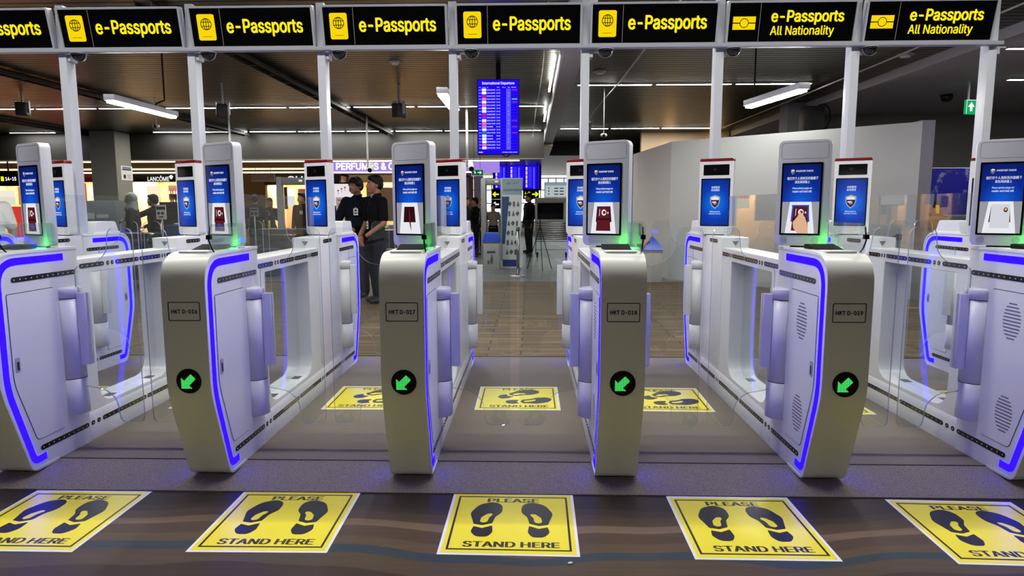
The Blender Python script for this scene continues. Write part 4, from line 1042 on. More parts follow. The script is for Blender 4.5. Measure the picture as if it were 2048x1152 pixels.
for x0, x1, z0, z1, d, tx, m_, lab in ((-1.3, -0.70, 1.60, 1.94, 1, '14-15', YL, 'black sign with a yellow left arrow and gate number 14, left of the banner'), (-0.17, 0.40, 1.60, 1.94, -1, '4 - 11', YL, 'black sign with a yellow right arrow reading 4 - 11, right of the banner'), (-1.3, -0.70, 1.26, 1.57, 1, '', WTXT, 'black sign with a white left arrow under the yellow left arrow')):
    t = thing('direction_sign', lab, 'sign', ((x0 + x1) / 2, 21.0, z0), 0, 'gate direction signs')
    w = (x1 - x0) / 2
    b_ = link('board', MB().box(-w, w, 0, 0.08, 0, z1 - z0).box(-w, w, -0.01, 0.09, z1 - z0, z1 - z0 + 0.02).mesh('direction_board'), [SIGNBLK], t)
    link('hanger', MB().box(-w + 0.05, -w + 0.08, 0.02, 0.05, z1 - z0, 1.6 - z0 if z0 < 1.5 else 2.86 - z0).box(w - 0.08, w - 0.05, 0.02, 0.05, z1 - z0, 1.6 - z0 if z0 < 1.5 else 2.86 - z0).mesh('direction_hanger'), DARK, t)
    mb = MB(); flatpoly(mb, arrow2d((-w + 0.15) if d > 0 else w - 0.13, (z1 - z0) / 2, 0.12, d), -0.003)
    link('arrow', mb.mesh('direction_arrow', fix=False), m_, t)
    if tx: link('lettering', MB().merge(text(tx, 0.2 if d < 0 else 0.25, 0.11, 0.03), at(0.18 if d > 0 else -0.12, -0.004, (z1 - z0) / 2 + (0.04 if d < 0 else 0))).mesh('direction_lettering', fix=False), YL, t)
    if d < 0: link('gate_list', MB().merge(text('81 - 91', 0.22, 0.07, 0.03), at(-0.12, -0.004, 0.08)).mesh('gate_list', fix=False), WTXT, t)
t = thing('direction_sign', 'black gate sign reading 14-15 with a yellow square at the left photo edge', 'sign', (-13.9, 14.6, 1.9))
link('board', MB().box(-0.35, 0.28, 0, 0.1, 0, 0.37).mesh('direction_board'), SIGNBLK, t)
link('lettering', MB().merge(text('14-15', 0.3, 0.1, 0.03), at(0.09, -0.004, 0.19)).mesh('direction_lettering', fix=False), WTXT, t)
link('square', MB().box(-0.18, -0.1, -0.004, 0, 0.13, 0.25).mesh('direction_square'), YL, t)
link('hanger', MB().tube([(0, 0.05, 0.37), (0, 0.05, 0.85)], 0.02, 6).mesh('direction_hanger'), DARK, t)
GRN = mat('exit_green_lit', '0c9a50', emit=0.9); GRNH = mat('exit_green_dim', '0a5c3c', emit=0.8)
t = thing('exit_sign', 'small green exit sign hanging left of the blue flight board', 'sign', (-1.095, 12.0, 2.02))
link('panel', MB().box(-0.125, 0.125, 0, 0.03, 0, 0.12).mesh('exit_panel'), GRNH, t)
link('frame', MB().box(-0.135, 0.135, 0.005, 0.035, -0.012, 0.0).box(-0.135, 0.135, 0.005, 0.035, 0.12, 0.132).box(-0.135, -0.125, 0.005, 0.035, 0, 0.12).box(0.125, 0.135, 0.005, 0.035, 0, 0.12).mesh('exit_frame'), WPRINT, t)
mb = MB(); flatpoly(mb, arrow2d(0.05, 0.06, 0.05, -1), -0.002); flatpoly(mb, circ(-0.06, 0.092, 0.012, 10), -0.002); flatpoly(mb, [(-0.08, 0.02), (-0.06, 0.045), (-0.075, 0.075), (-0.045, 0.08), (-0.03, 0.055), (-0.045, 0.05), (-0.04, 0.02), (-0.055, 0.04)], -0.002)
link('pictogram', mb.mesh('exit_pictogram', fix=False), mat('exit_white', 'd8ffe8', emit=0.9), t)
link('cords', MB().tube([(-0.08, 0.02, 0.13), (-0.08, 0.02, CEIL - 2.02)], 0.004, 5).tube([(0.06, 0.02, 0.13), (0.06, 0.02, CEIL - 2.02)], 0.004, 5).mesh('exit_cords'), BLACKM, t)
t = thing('exit_sign', 'green exit sign with a white up arrow, left of the rightmost post', 'sign', (6.52, 7.0, 2.63), 0.2)
link('panel', MB().box(-0.18, 0.24, 0, 0.04, 0, 0.2).mesh('exit_panel'), mat('exit_green_bright', '12a860', emit=1.0, nosample=False), t)
mb = MB(); flatpoly(mb, [(a, b) for a, b in ((-0.10, 0.17), (-0.155, 0.10), (-0.12, 0.10), (-0.12, 0.04), (-0.08, 0.04), (-0.08, 0.10), (-0.045, 0.10))], -0.003)
flatpoly(mb, [(-0.18, 0.004), (-0.172, 0.004), (-0.172, 0.196), (-0.18, 0.196)], -0.003); flatpoly(mb, [(-0.18, 0.192), (0.24, 0.192), (0.24, 0.2), (-0.18, 0.2)], -0.003)
flatpoly(mb, circ(0.1, 0.155, 0.018, 12), -0.003); flatpoly(mb, [(0.04, 0.03), (0.08, 0.08), (0.07, 0.13), (0.13, 0.13), (0.16, 0.09), (0.12, 0.09), (0.14, 0.03), (0.1, 0.07)], -0.003)
link('pictogram', mb.mesh('exit_pictogram', fix=False), WTXT, t)
link('bracket', MB().box(-0.15, -0.13, 0.01, 0.03, 0.2, 0.47).box(0.18, 0.2, 0.01, 0.03, 0.2, 0.47).mesh('exit_bracket'), GREYM, t)

# roll-up banner, bins, barrier posts, tripod
t = thing('rollup_banner', 'roll-up banner on security screening with pictures of banned items', 'banner', (-0.30, 11.6, FLOOR), 0.0)
link('sheet', MB().prism([(-0.22, 0.02), (0.14, 0.02), (0.225, 1.98), (-0.225, 1.98)], 0, 0.012, 'y').mesh('banner_sheet'), mat('banner_white', 'b9bec0', 0.6), t)
link('blue_panel', MB().box(-0.232, -0.20, -0.002, 0, 0.55, 1.58).prism([(-0.215, 0.55), (-0.17, 0.55), (-0.07, 1.58), (-0.215, 1.58)], -0.003, 0, 'y').mesh('banner_blue'), mat('banner_blue', '1e3a6a', 0.6), t)
link('foot_band', MB().prism([(-0.218, 0.02), (0.138, 0.02), (0.146, 0.2), (-0.219, 0.2)], -0.003, 0, 'y').mesh('banner_foot'), mat('banner_navy', '1a2a78', 0.6), t)
link('heading_panel', MB().prism([(-0.22, 1.62), (0.208, 1.62), (0.222, 1.965), (-0.222, 1.965)], -0.002, 0, 'y').mesh('banner_heading'), mat('banner_teal', '7d929a', 0.6), t)
mb = MB(); mb.merge(text('HKT SECURITY SCREENING', 0.39, 0.05, 0.03), at(-0.005, -0.0035, 1.72)); mb.merge(text('AOT', 0.08, 0.045, 0.03), at(-0.08, -0.0035, 1.86)); mb.merge(text('airport', 0.12, 0.035), at(0.06, -0.0035, 1.87))
link('lettering', mb.mesh('banner_lettering', fix=False), mat('banner_print', '2c3a48', 0.6), t)
mb = MB()
random.seed(3)
for i in range(6):
    z = 1.42 - i * 0.21
    for j in range(3):
        x = -0.06 + j * 0.09 - i * 0.012
        k = (i + j) % 3
        if x < -0.215 + (z - 0.55) * 0.1: continue
        if k == 0: mb.prism([(x - 0.045, z), (x, z + 0.06), (x + 0.045, z + 0.01), (x, z - 0.06)], -0.003, 0, 'y')
        elif k == 1: mb.prism(rrect(x - 0.022, x + 0.022, z - 0.06, z + 0.055, 0.015, 3), -0.003, 0, 'y')
        else: mb.prism([(x - 0.03, z - 0.05), (x + 0.03, z - 0.05), (x + 0.012, z + 0.03), (x, z + 0.07), (x - 0.012, z + 0.03)], -0.003, 0, 'y')
link('pictures', mb.mesh('banner_pictures'), mat('banner_ink', '4c5054', 0.6), t)
link('foot', MB().box(-0.25, 0.2, -0.08, 0.1, 0, 0.05).mesh('banner_foot_bar', 0.01), GREYM, t)
BINW = mat('bin_grey', '9c9c9a', 0.5); BINB = mat('bin_blue', '2c4cc8', 0.35)
t = thing('rubbish_bin', 'grey rubbish bin with a round blue lid beside the banner', 'bin', (-0.75, 11.5, FLOOR))
link('body', MB().prism(rrect(-0.18, 0.18, -0.16, 0.16, 0.03, 4), 0, 0.60, 'z').mesh('bin_body', 0.01), BINW, t)
link('lid', MB().prism(roundpath([(-0.2, 0.60), (0.2, 0.60), (0.16, 0.80), (-0.16, 0.80)], [0.01, 0.01, 0.07, 0.07], 5, True), -0.18, 0.18, 'y').mesh('bin_lid', 0.015, 3), BINB, t)
mb = MB().box(-0.1, 0.08, -0.163, -0.16, 0.36, 0.41)
mb.prism(circ(0.01, 0.3, 0.022, 12), -0.163, -0.16, 'y').prism([(-0.02, 0.27), (0.03, 0.27), (0.03, 0.2), (0.02, 0.12), (0.005, 0.12), (0.0, 0.19), (-0.015, 0.12), (-0.03, 0.12)], -0.163, -0.16, 'y').prism([(-0.09, 0.2), (-0.05, 0.2), (-0.055, 0.12), (-0.085, 0.12)], -0.163, -0.16, 'y')
link('pictogram', mb.mesh('bin_pictogram'), mat('bin_print', '3c3c44', 0.6), t)
t = thing('rubbish_bin', 'white rubbish bin with a blue pyramid lid against the white partition', 'bin', (2.30, 9.15, FLOOR))
link('body', MB().prism(rrect(-0.17, 0.17, -0.16, 0.16, 0.03, 4), 0, 0.58, 'z').mesh('bin_body', 0.01), mat('bin_white', 'b4b2b0', 0.5), t)
mb = MB().add([(-0.2, -0.19, 0.58), (0.2, -0.19, 0.58), (0.2, 0.19, 0.58), (-0.2, 0.19, 0.58), (0, 0, 0.84)], [(0, 3, 2, 1), (0, 1, 4), (1, 2, 4), (2, 3, 4), (3, 0, 4)])
link('lid', mb.mesh('bin_pyramid', 0.006), BINB, t)
link('yellow_flap', MB().prism([(-0.19, 0.60), (-0.05, 0.79), (-0.07, 0.8), (-0.21, 0.62)], -0.14, -0.1, 'y').mesh('bin_flap'), mat('bin_yellow', 'c89430', 0.5), t)
def barrier(x, yy, h, label, m_, belt=None):
    t = thing('barrier_post', label, 'barrier', (x, yy, FLOOR))
    link('base', MB().lathe([(0.175, 0), (0.175, 0.012), (0.06, 0.03)], n=28).mesh('barrier_base'), m_, t)
    link('pole', MB().lathe([(0.032, 0.01), (0.032, h - 0.02)], n=18).mesh('barrier_pole'), m_, t)
    link('head', MB().lathe([(0.036, h - 0.08), (0.04, h - 0.07), (0.04, h - 0.005), (0.03, h)], n=18).mesh('barrier_head'), mat('barrier_head_grey', '4c4c50', 0.4), t)
    if belt:
        d = Vector(belt); nn = Vector((-d.y, d.x, 0)).normalized() * 0.002
        mb = MB(); n = 8; vs = []
        for i in range(n + 1):
            q = d * (i / n); sag = -0.09 * math.sin(PI * i / n * 0.9)
            for s_, dz in ((1, 0.0), (1, -0.055), (-1, -0.055), (-1, 0.0)):
                vs.append((q.x + nn.x * s_, q.y + nn.y * s_, h - 0.012 + dz + sag + q.z))
        fs = []
        for i in range(n):
            for k in range(4): fs.append((i * 4 + k, i * 4 + (k + 1) % 4, i * 4 + 4 + (k + 1) % 4, i * 4 + 4 + k))
        link('belt', mb.add(vs, fs).mesh('barrier_belt'), mat('belt_grey', '54565e', 0.7), t)
barrier(-0.154, 10.05, 0.97, 'steel barrier post standing alone before the roll-up banner', STEEL)
barrier(5.2, 6.4, 0.97, 'grey barrier post with a belt at the end of the white partition', mat('barrier_grey', '6c6c70', 0.4), (-1.0, 0.5, -0.08))
simple('floor_tape', MB().box(4.2, 5.4, 5.93, 5.98, FLOOR, FLOOR + 0.003), mat('tape_yellow', 'b8a840', 0.5), 'strip of yellow tape on the floor before the belted barrier post', 'tape')
simple('tripod_stand', MB().tube([(0, 0, 0.95), (0.05, -0.3, 0.0)], 0.008, 6).tube([(0, 0, 0.95), (-0.28, 0.15, 0.0)], 0.008, 6).tube([(0, 0, 0.95), (0.26, 0.2, 0.0)], 0.008, 6).tube([(0, 0, 0.85), (0, 0, 1.1)], 0.012, 6), BLACKM, 'thin black tripod standing right of the banner', 'stand', loc=(0.3, 11.4, FLOOR))

# x-ray machine with its roller table, right of the banner
XG = mat('machine_grey', '7c7c7a', 0.45, 0.3)
t = thing('xray_machine', 'grey x-ray machine with a black tunnel, behind the HKT D-018 screens', 'machine', (0.62, 14.9, FLOOR))
link('hood', MB().prism([(-0.4, 0.95), (0.5, 0.95), (0.5, 1.6), (-0.4, 1.6)], 0, 1.2, 'y', holes=[[(-0.34, 1.02), (0.36, 1.02), (0.36, 1.46), (-0.34, 1.46)]]).mesh('xray_hood', 0.01), XG, t)
link('tunnel', MB().box(-0.34, 0.36, 0.25, 0.3, 1.02, 1.46).mesh('xray_tunnel'), BLACKM, t)
link('curtain_rail', MB().box(-0.38, 0.46, -0.02, 0, 1.49, 1.58).mesh('xray_rail'), mat('machine_ridge', '5a5a58', 0.5), t)
link('frame', MB().box(-0.4, -0.36, 0, 0.05, 0.1, 0.95).box(0.46, 0.5, 0, 0.05, 0.1, 0.95).box(-0.4, 0.5, 0, 0.05, 0.42, 0.45).box(-0.4, 0.5, 0, 0.05, 0.2, 0.22).box(-0.4, 0.5, 0.02, 1.1, 0.9, 0.95).mesh('xray_frame'), STEEL, t)
for i in range(8):
    link('roller', cached('roller', lambda: MB().tube([(-0.38, 0, 0), (0.48, 0, 0)], 0.022, 10).mesh('roller')), STEEL, t, loc=(0, -0.03 + i * 0.0, 0.92 - i * 0.06))
for x in (-0.34, 0.44):
    link('caster', cached('caster', lambda: MB().tube([(-0.02, 0, 0.06), (0.02, 0, 0.06)], 0.06, 14).box(-0.03, 0.03, -0.03, 0.03, 0.06, 0.14).mesh('caster')), BLACKM, t, loc=(x, 0.03, 0))
t = thing('info_screen', 'white information screen above the x-ray machine', 'screen', (0.80, 15.5, 1.57))
link('bezel', MB().box(-0.32, 0.32, 0, 0.05, 0, 0.42).mesh('info_bezel', 0.004), mat('bezel_grey', '6c7478', 0.4), t)
s_ = link('display', flatpoly(MB(), [(-0.3, 0.015), (0.3, 0.015), (0.3, 0.405), (-0.3, 0.405)], -0.001).mesh('info_display', fix=False), mat('info_white', 'c4ccd0', emit=0.8), t)
mb = MB(); flatpoly(mb, [(-0.3, 0.33), (0.3, 0.33), (0.3, 0.405), (-0.3, 0.405)], -0.002, 0)
for i in range(3):
    for x in (-0.05, 0.1): flatpoly(mb, [(x, 0.08 + i * 0.08), (x + 0.11, 0.08 + i * 0.08), (x + 0.11, 0.11 + i * 0.08), (x, 0.11 + i * 0.08)], -0.002, 1)
    flatpoly(mb, circ(-0.2, 0.1 + i * 0.08, 0.02, 10), -0.002, 1)
link('picture', mb.mesh('info_picture', fix=False), [mat('info_sky', '8fb0c0', emit=0.7), mat('info_ink', '3c4850', emit=0.6)], s_)
link('stand', MB().box(-0.03, 0.03, 0.05, 0.09, -0.01, 0.3).mesh('info_stand'), XG, t)
# bright window wall behind the concourse
WINL = mat('window_light', 'f2f6f4', emit=1.3, nosample=False)
struct('window_1', MB().box(-3.9, 3.2, 30.0, 30.02, 0.6, 2.86).mesh('window'), WINL)
mb = MB()
for x in (-3.9, -3.2, -2.5, -1.8, -1.1, 0.6, 0.98, 1.36, 1.75, 2.2, 2.7, 3.2): mb.box(x - 0.02, x + 0.02, 29.93, 30.0, 0.6, 2.72)
for z in (0.6, 1.5, 2.15, 2.72): mb.box(-3.9, 3.2, 29.93, 30.0, z - 0.02, z + 0.02)
struct('window_1_frame', mb.mesh('window_frame'), mat('mullion_grey', '70706e', 0.5))
tag(link('clad_pillar', MB().box(-1.85, -1.55, 20, 20.3, FLOOR, 2.86).mesh('clad_pillar'), mat('clad_white', 'd0d0cc', 0.5)), 'white clad pillar at the back, left of the blue flight board', 'pillar')

# metal detector arches
def arch(x, yy, w, h, label, rz=0.0, d=0.5):
    t = thing('metal_detector', label, 'arch', (x, yy, FLOOR), rz, 'walk-through metal detectors')
    for s_ in (-1, 1):
        link('side_panel', MB().box(s_ * w / 2 - 0.06, s_ * w / 2 + 0.06, 0, d, 0, h).mesh('detector_side', 0.015), mat('detector_grey', '8b9090', 0.45), t)
    link('header', MB().box(-w / 2 + 0.06, w / 2 - 0.06, 0.02, d - 0.02, h - 0.16, h - 0.01).mesh('detector_header', 0.008), mat('detector_grey2', '7d8486', 0.45), t)
    link('status_light', MB().box(w / 2 - 0.2, w / 2 - 0.12, 0.012, 0.02, h - 0.11, h - 0.06).mesh('detector_light'), mat('detector_light', 'e8ecd0', emit=0.8), t)
arch(-5.62, 13.0, 0.66, 2.08, 'grey metal detector arch left of the welcome screen at gate HKT D-016', 0.25)
arch(-0.86, 14.0, 0.5, 2.08, 'grey metal detector arch between the small bin and the flight board', 0.0)

# shops along the back on the left
def pl(x0, x1, z0, z1, yy, d=0.05): return MB().box(x0, x1, yy, yy + d, z0, z1)
WARM = mat('warm_strip_light', 'ffdca0', emit=2.2, nosample=False)
WARM2 = mat('warm_strip_bright', 'fff0d0', emit=3.0, nosample=False)
for i, (yy, z, x0, x1, m_, lab) in enumerate(((14.9, 2.55, -17, -0.2, WARM2, 'long white strip light nearest behind the dark bulkhead'), (16.93, 2.565, -17, -6.4, mat('warm_strip_pink', 'e8b090', emit=1.0), 'long dim pinkish strip above the amber strip over the shops'), (16.93, 2.46, -17, -6.4, WARM, 'long amber strip light above the shop fascias'), (16.9, 2.36, -17, -6.4, WARM2, 'long bright strip light touching the tops of the shop fascias'), (17.9, 2.40, -6.3, -1.4, WARM2, 'bright strip light under the lilac perfume sign'))):
    tag(link('strip_light', MB().box(x0, x1, yy, yy + 0.06, z - 0.02, z + 0.02).mesh('strip_light'), m_), lab, 'light', 'strip lights over the shops')
COFF = mat('shop_soffit_wood', 'b08a5c', 0.5)
struct('trim_shop_soffit', MB().box(-18, -6.3, 16.6, 16.95, 2.48, 2.72).mesh('shop_soffit'), COFF)
struct('wall_shop_back', MB().box(-18, -1.9, 20.2, 20.4, FLOOR, 2.72).mesh('wall_shop_back'), mat('shop_wall_warm', 'c8a878', 0.6))
def shop(label, x0, x1, yy, fz0, fz1, fcol, txt=None, tw=0.8, th=0.14, tx=0.0, panels=(), tm=None, depth=1.6, light=(1.0, 0.82, 0.6), power=150):
    t = thing('shop', label, 'shop', ((x0 + x1) / 2, yy, FLOOR))
    w = (x1 - x0) / 2
    f = link('fascia', MB().box(-w, w, -0.06, 0.1, fz0, fz1).mesh('shop_fascia', 0.005), mat(fcol[0], fcol[1], 0.35), t)
    if txt: link('lettering', MB().merge(text(txt, tw, th, 0.015), at(tx, -0.068, (fz0 + fz1) / 2)).mesh('shop_lettering', fix=False), tm or WTXT, f, 'reads ' + txt)
    link('side_wall', MB().box(-w, -w + 0.06, 0, depth, 0, fz1).mesh('shop_side'), mat('shop_side_cream', 'd8c4a0', 0.5), t)
    link('side_wall', MB().box(w - 0.06, w, 0, depth, 0, fz1).mesh('shop_side'), mat('shop_side_cream', 'd8c4a0', 0.5), t)
    link('back_wall', MB().box(-w, w, depth, depth + 0.05, 0, fz1).mesh('shop_back'), mat('shop_back_tan', 'caa676', 0.5), t)
    link('shop_ceiling', MB().box(-w, w, 0.1, depth, fz1 - 0.05, fz1).mesh('shop_ceiling'), mat('shop_ceiling', 'e0d4c0', 0.6), t)
    for (a, b, c, d, dy, nm, col, em) in panels:
        link(nm, MB().box(a, b, dy, dy + 0.05, c, d).mesh(nm), mat('shop_%s_%s' % (col, 'lit' if em else 'p'), col, 0.5, emit=em, nosample=False) if em else mat('shop_%s_p' % col, col, 0.5), t)
    ld = bpy.data.lights.new('shop_lamp', 'AREA'); ld.shape = 'RECTANGLE'; ld.size = w * 1.6; ld.size_y = depth * 0.6; ld.energy = power; ld.color = light
    lo = bpy.data.objects.new('shop_lamp', ld); COL.objects.link(lo); lo.location = ((x0 + x1) / 2, yy + depth / 2, FLOOR + fz1 - 0.1)
    return t
lan = shop('cosmetics shop with a black fascia reading LANCÔME, right of the column', -12.1, -10.2, 17.0, 2.13, 2.335, ('fascia_black', '0a0808'), 'LANCÔME', 0.66, 0.165, 0.03,
     [(-0.62, -0.22, 0.5, 2.02, 0.4, 'light_box', 'fff0c8', 1.0), (-0.1, 0.42, 1.15, 2.05, 0.7, 'dark_shelf', '4a2c1c', 0), (-0.1, 0.42, 0.4, 1.1, 0.6, 'counter', 'd8b088', 0), (0.46, 0.56, 0.3, 2.1, 0.5, 'pink_panel', 'ffc4a0', 0.9), (0.60, 0.84, 1.5, 2.05, 0.7, 'white_box', 'fff4e0', 1.1), (0.6, 0.84, 0.9, 1.45, 0.3, 'poster', '8c7c70', 0)])
link('flower_logo', MB().prism(circ(0.40, 2.28, 0.035, 12), -0.068, -0.06, 'y').prism(circ(0.45, 2.28, 0.035, 12), -0.068, -0.06, 'y').prism(circ(0.425, 2.24, 0.035, 12), -0.068, -0.06, 'y').prism(circ(0.425, 2.305, 0.03, 12), -0.068, -0.06, 'y').mesh('flower_logo'), WTXT, lan)
for r in range(3):
    for i in range(7):
        tag(link('perfume_bottle', cached('bottle%d' % (i % 3), lambda: MB().box(-0.018, 0.018, -0.012, 0.012, 0, 0.07).tube([(0, 0, 0.07), (0, 0, 0.1)], 0.008, 6).mesh('perfume_bottle', 0.003)), mat('bottle_%d' % (i % 3), ('e8d0a0', 'c08060', 'f0e8e0')[i % 3], 0.2), loc=(-11.22 + i * 0.075, 17.69, FLOOR + 1.24 + r * 0.27)), 'tiny perfume bottle on the dark shelf of the shop beside the column', 'bottle', 'perfume bottles in the shop')
for r in range(3):
    tag(link('display_shelf', cached('dshelf', lambda: MB().box(-0.26, 0.26, -0.04, 0.05, -0.012, 0).mesh('display_shelf')), mat('shelf_brown', '5a3c28', 0.5), loc=(-10.99, 17.66, FLOOR + 1.24 + r * 0.27)), 'narrow brown shelf with perfume bottles, %s of three' % ('lowest', 'middle', 'topmost')[r], 'shelf', 'perfume shelves')
shop('shop with a dark red fascia between the leftmost post and the column', -14.6, -12.9, 17.0, 2.13, 2.335, ('fascia_red', '8c1210'), None, panels=[(-0.8, 0.12, 0.3, 2.1, 0.3, 'red_panel', 'e03020', 0.9), (0.16, 0.5, 0.4, 2.05, 0.4, 'white_panel', 'fff0dc', 1.2)])
shop('shop with orange and red panels at the left photo edge', -17.2, -14.8, 17.0, 2.13, 2.335, ('fascia_dark', '181410'), None, panels=[(-0.2, 0.6, 0.3, 1.4, 0.3, 'red_panel', 'e83018', 0.9), (0.2, 0.6, 1.45, 2.0, 0.35, 'orange_panel', 'f09030', 0.9), (-0.4, 0.1, 1.45, 1.9, 0.3, 'white_panel', 'f4e8d8', 1.0)])
shop('shop with a black fascia reading CHANEL behind the metal detector arch', -8.3, -5.9, 18.0, 2.06, 2.40, ('fascia_black', '0a0808'), 'CHANEL', 1.45, 0.21, 0.26,
     [(-0.95, -0.73, 1.4, 1.95, 0.2, 'white_screen', 'f4f4f4', 1.1), (-0.58, -0.36, 1.4, 1.95, 0.2, 'white_screen', 'f4f4f4', 1.1), (-0.7, -0.6, 1.3, 2.0, 0.25, 'dark_unit', '1a1410', 0), (-0.3, -0.05, 0.6, 1.95, 0.4, 'wood_panel', 'c07838', 0), (0.35, 1.15, 0.5, 1.95, 0.5, 'orange_panel', 'f0b070', 0.85), (0.72, 0.92, 1.1, 1.75, 0.4, 'violet_poster', '2c1450', 0), (0.1, 0.26, 0.7, 1.98, 0.15, 'blue_poster', '5aa0d8', 0.8)])
simple('hanging_board', MB().box(-8.1, -7.42, 16.5, 16.56, 2.07, 2.29).box(-7.99, -7.98, 16.52, 16.53, 2.29, 2.86).box(-7.53, -7.52, 16.52, 16.53, 2.29, 2.86), mat('board_tan', 'a88c78', 0.5), 'plain tan board hanging left of the black CHANEL fascia', 'board')
ps = thing('shop_band', 'glowing lilac band reading PERFUMES & COSMETICS above the two men', 'sign', (-3.35, 18.6, 2.42))
link('band', MB().box(-3.0, 2.45, 0, 0.1, 0, 0.40).mesh('perfume_band'), mat('lilac_lit', 'b490f4', emit=0.85), ps)
link('lettering', MB().merge(text('PERFUMES & COSMETICS', 3.3, 0.24, 0.04), at(-1.2, -0.006, 0.21)).mesh('perfume_lettering', fix=False), WTXT, ps, 'reads PERFUMES & COSMETICS')
shop('shop with white and red lit panels behind the two men', -5.8, -2.0, 18.7, 2.16, 2.40, ('fascia_cream', 'd8b888'), None, panels=[(-1.4, -0.5, 0.9, 2.0, 0.2, 'grey_board', '9c8c84', 0), (-0.25, 0.5, 1.35, 2.0, 0.25, 'cream_light_box', 'ffe4b4', 1.0), (-0.3, 0.25, 1.62, 1.82, 0.18, 'red_poster', 'f04838', 0.95), (-0.3, 0.25, 1.3, 1.6, 0.18, 'cream_poster', 'fff0c8', 1.0), (0.6, 1.6, 0.8, 1.8, 0.3, 'counter', 'a8763c', 0), (1.0, 1.7, 1.2, 1.9, 0.5, 'orange_box', 'f0a860', 0.8)], power=200)
t = thing('menu_screen', 'white advert screen left of the stocky man, with small flowers', 'screen', (-5.2, 16.0, 1.24))
link('bezel', MB().box(-0.36, 0.32, 0, 0.06, 0.1, 0.78).mesh('menu_bezel'), BLACKM, t)
s_ = link('display', flatpoly(MB(), [(-0.34, 0.12), (0.30, 0.12), (0.30, 0.74), (-0.34, 0.74)], -0.002).mesh('menu_display', fix=False), mat('menu_white', 'f0e6ec', emit=0.95), t)
mb = MB()
for a, b in ((-0.2, 0.55), (-0.1, 0.6), (0.0, 0.64)): flatpoly(mb, circ(a, b, 0.025, 8), -0.004); flatpoly(mb, [(a - 0.006, b - 0.1), (a + 0.006, b - 0.1), (a + 0.006, b), (a - 0.006, b)], -0.004)
link('picture', mb.mesh('menu_picture', fix=False), mat('menu_ink', '8c5a60', emit=0.6), s_)
link('stand', MB().box(-0.05, 0.05, 0.06, 0.12, FLOOR - 1.24, 0.3).mesh('menu_stand'), XG, t)
t = thing('number_card', 'white framed card reading Gate 10 left of the stocky man', 'sign', (-4.22, 12.0, 1.29))
link('card', MB().box(-0.085, 0.085, 0, 0.01, 0, 0.25).mesh('number_card'), mat('card_white', 'c8bcb8', 0.6), t)
link('lettering', MB().merge(text('Gate', 0.1, 0.05, 0.02), at(0, -0.002, 0.19)).merge(text('10', 0.09, 0.08, 0.02), at(0, -0.002, 0.08)).mesh('card_lettering', fix=False), mat('card_red', '6a3430', 0.6), t)
link('stand', MB().box(-0.06, -0.05, 0.012, 0.022, FLOOR - 1.29, 0.2).box(0.05, 0.06, 0.012, 0.022, FLOOR - 1.29, 0.2).mesh('card_stand'), GREYM, t)

# screening desks, consoles and trays on the left
DK = mat('console_dark', '2a2b2c', 0.5)
simple('screening_console', MB().box(-6.9, -6.3, 9.5, 10.3, FLOOR, 1.3).box(-6.92, -6.25, 9.45, 10.35, 1.3, 1.42), DK, 'dark screening console behind the stand sign, left of gate HKT D-016', 'console', bev=0.015)
t = thing('xray_machine', 'grey x-ray machine with faded posters left of the concrete column', 'machine', (-8.9, 10.9, FLOOR))
link('hood', MB().box(-0.45, 0.42, -0.3, 0.5, 0.62, 1.5).mesh('xray_hood', 0.02), mat('machine_slate', '565c62', 0.5), t)
link('poster', MB().box(-0.3, -0.05, -0.305, -0.3, 1.12, 1.25).box(0.0, 0.25, -0.305, -0.3, 1.14, 1.22).mesh('machine_poster'), mat('poster_dim', '8c9298', 0.6), t)
link('base', MB().box(-0.4, 0.4, -0.25, 0.45, 0, 0.62).mesh('machine_base'), DK, t)
t = thing('stand_sign', 'small white notice on a stand before the dark screening console', 'sign', (-6.08, 8.0, FLOOR))
link('panel', MB().box(-0.085, 0.085, 0, 0.012, 1.16, 1.4).mesh('stand_panel', 0.003), WPRINT, t)
link('print', MB().box(-0.075, 0.075, -0.002, 0, 1.32, 1.37).box(-0.06, -0.02, -0.002, 0, 1.24, 1.28).box(0.0, 0.05, -0.002, 0, 1.24, 1.28).box(-0.04, 0.04, -0.002, 0, 1.19, 1.21).mesh('stand_print'), DARK, t)
link('pole', MB().tube([(0, 0.02, 0.02), (0, 0.02, 1.3)], 0.012, 8).lathe([(0.14, 0), (0.14, 0.015), (0.03, 0.03)]).mesh('stand_pole'), GREYM, t)
t = thing('stand_sign', 'small grey notice on a stand right of the check screen at gate HKT D-016', 'sign', (-4.93, 9.0, FLOOR))
link('panel', MB().box(-0.08, 0.08, 0, 0.012, 1.19, 1.35).mesh('stand_panel', 0.003), mat('notice_grey', '90989c', 0.6), t)
link('print', MB().box(-0.07, 0.07, -0.002, 0, 1.3, 1.33).box(-0.06, -0.01, -0.002, 0, 1.22, 1.27).box(0.01, 0.06, -0.002, 0, 1.22, 1.27).mesh('stand_print'), DARK, t)
link('pole', MB().tube([(0, 0.02, 0.02), (0, 0.02, 1.3)], 0.012, 8).lathe([(0.14, 0), (0.14, 0.015), (0.03, 0.03)]).mesh('stand_pole'), GREYM, t)
TRAYB = mat('tray_blue', '1c4c6c', 0.5)
for i in range(5):
    mb = MB().prism(rrect(-0.2, 0.2, -0.26, 0.26, 0.05, 4), 0.0, 0.075, 'z')
    tag(link('luggage_tray', cached('ltray', lambda: mb.mesh('luggage_tray', 0.01)), TRAYB, loc=(-6.12, 8.7, 0.62 + i * 0.078), rot=(0, 0, 0.06 * (i % 2))), 'blue luggage tray in the stack left of gate HKT D-016, %s' % ('bottom one', 'second from the bottom', 'middle one', 'second from the top', 'top one')[i], 'tray', 'stack of blue luggage trays')
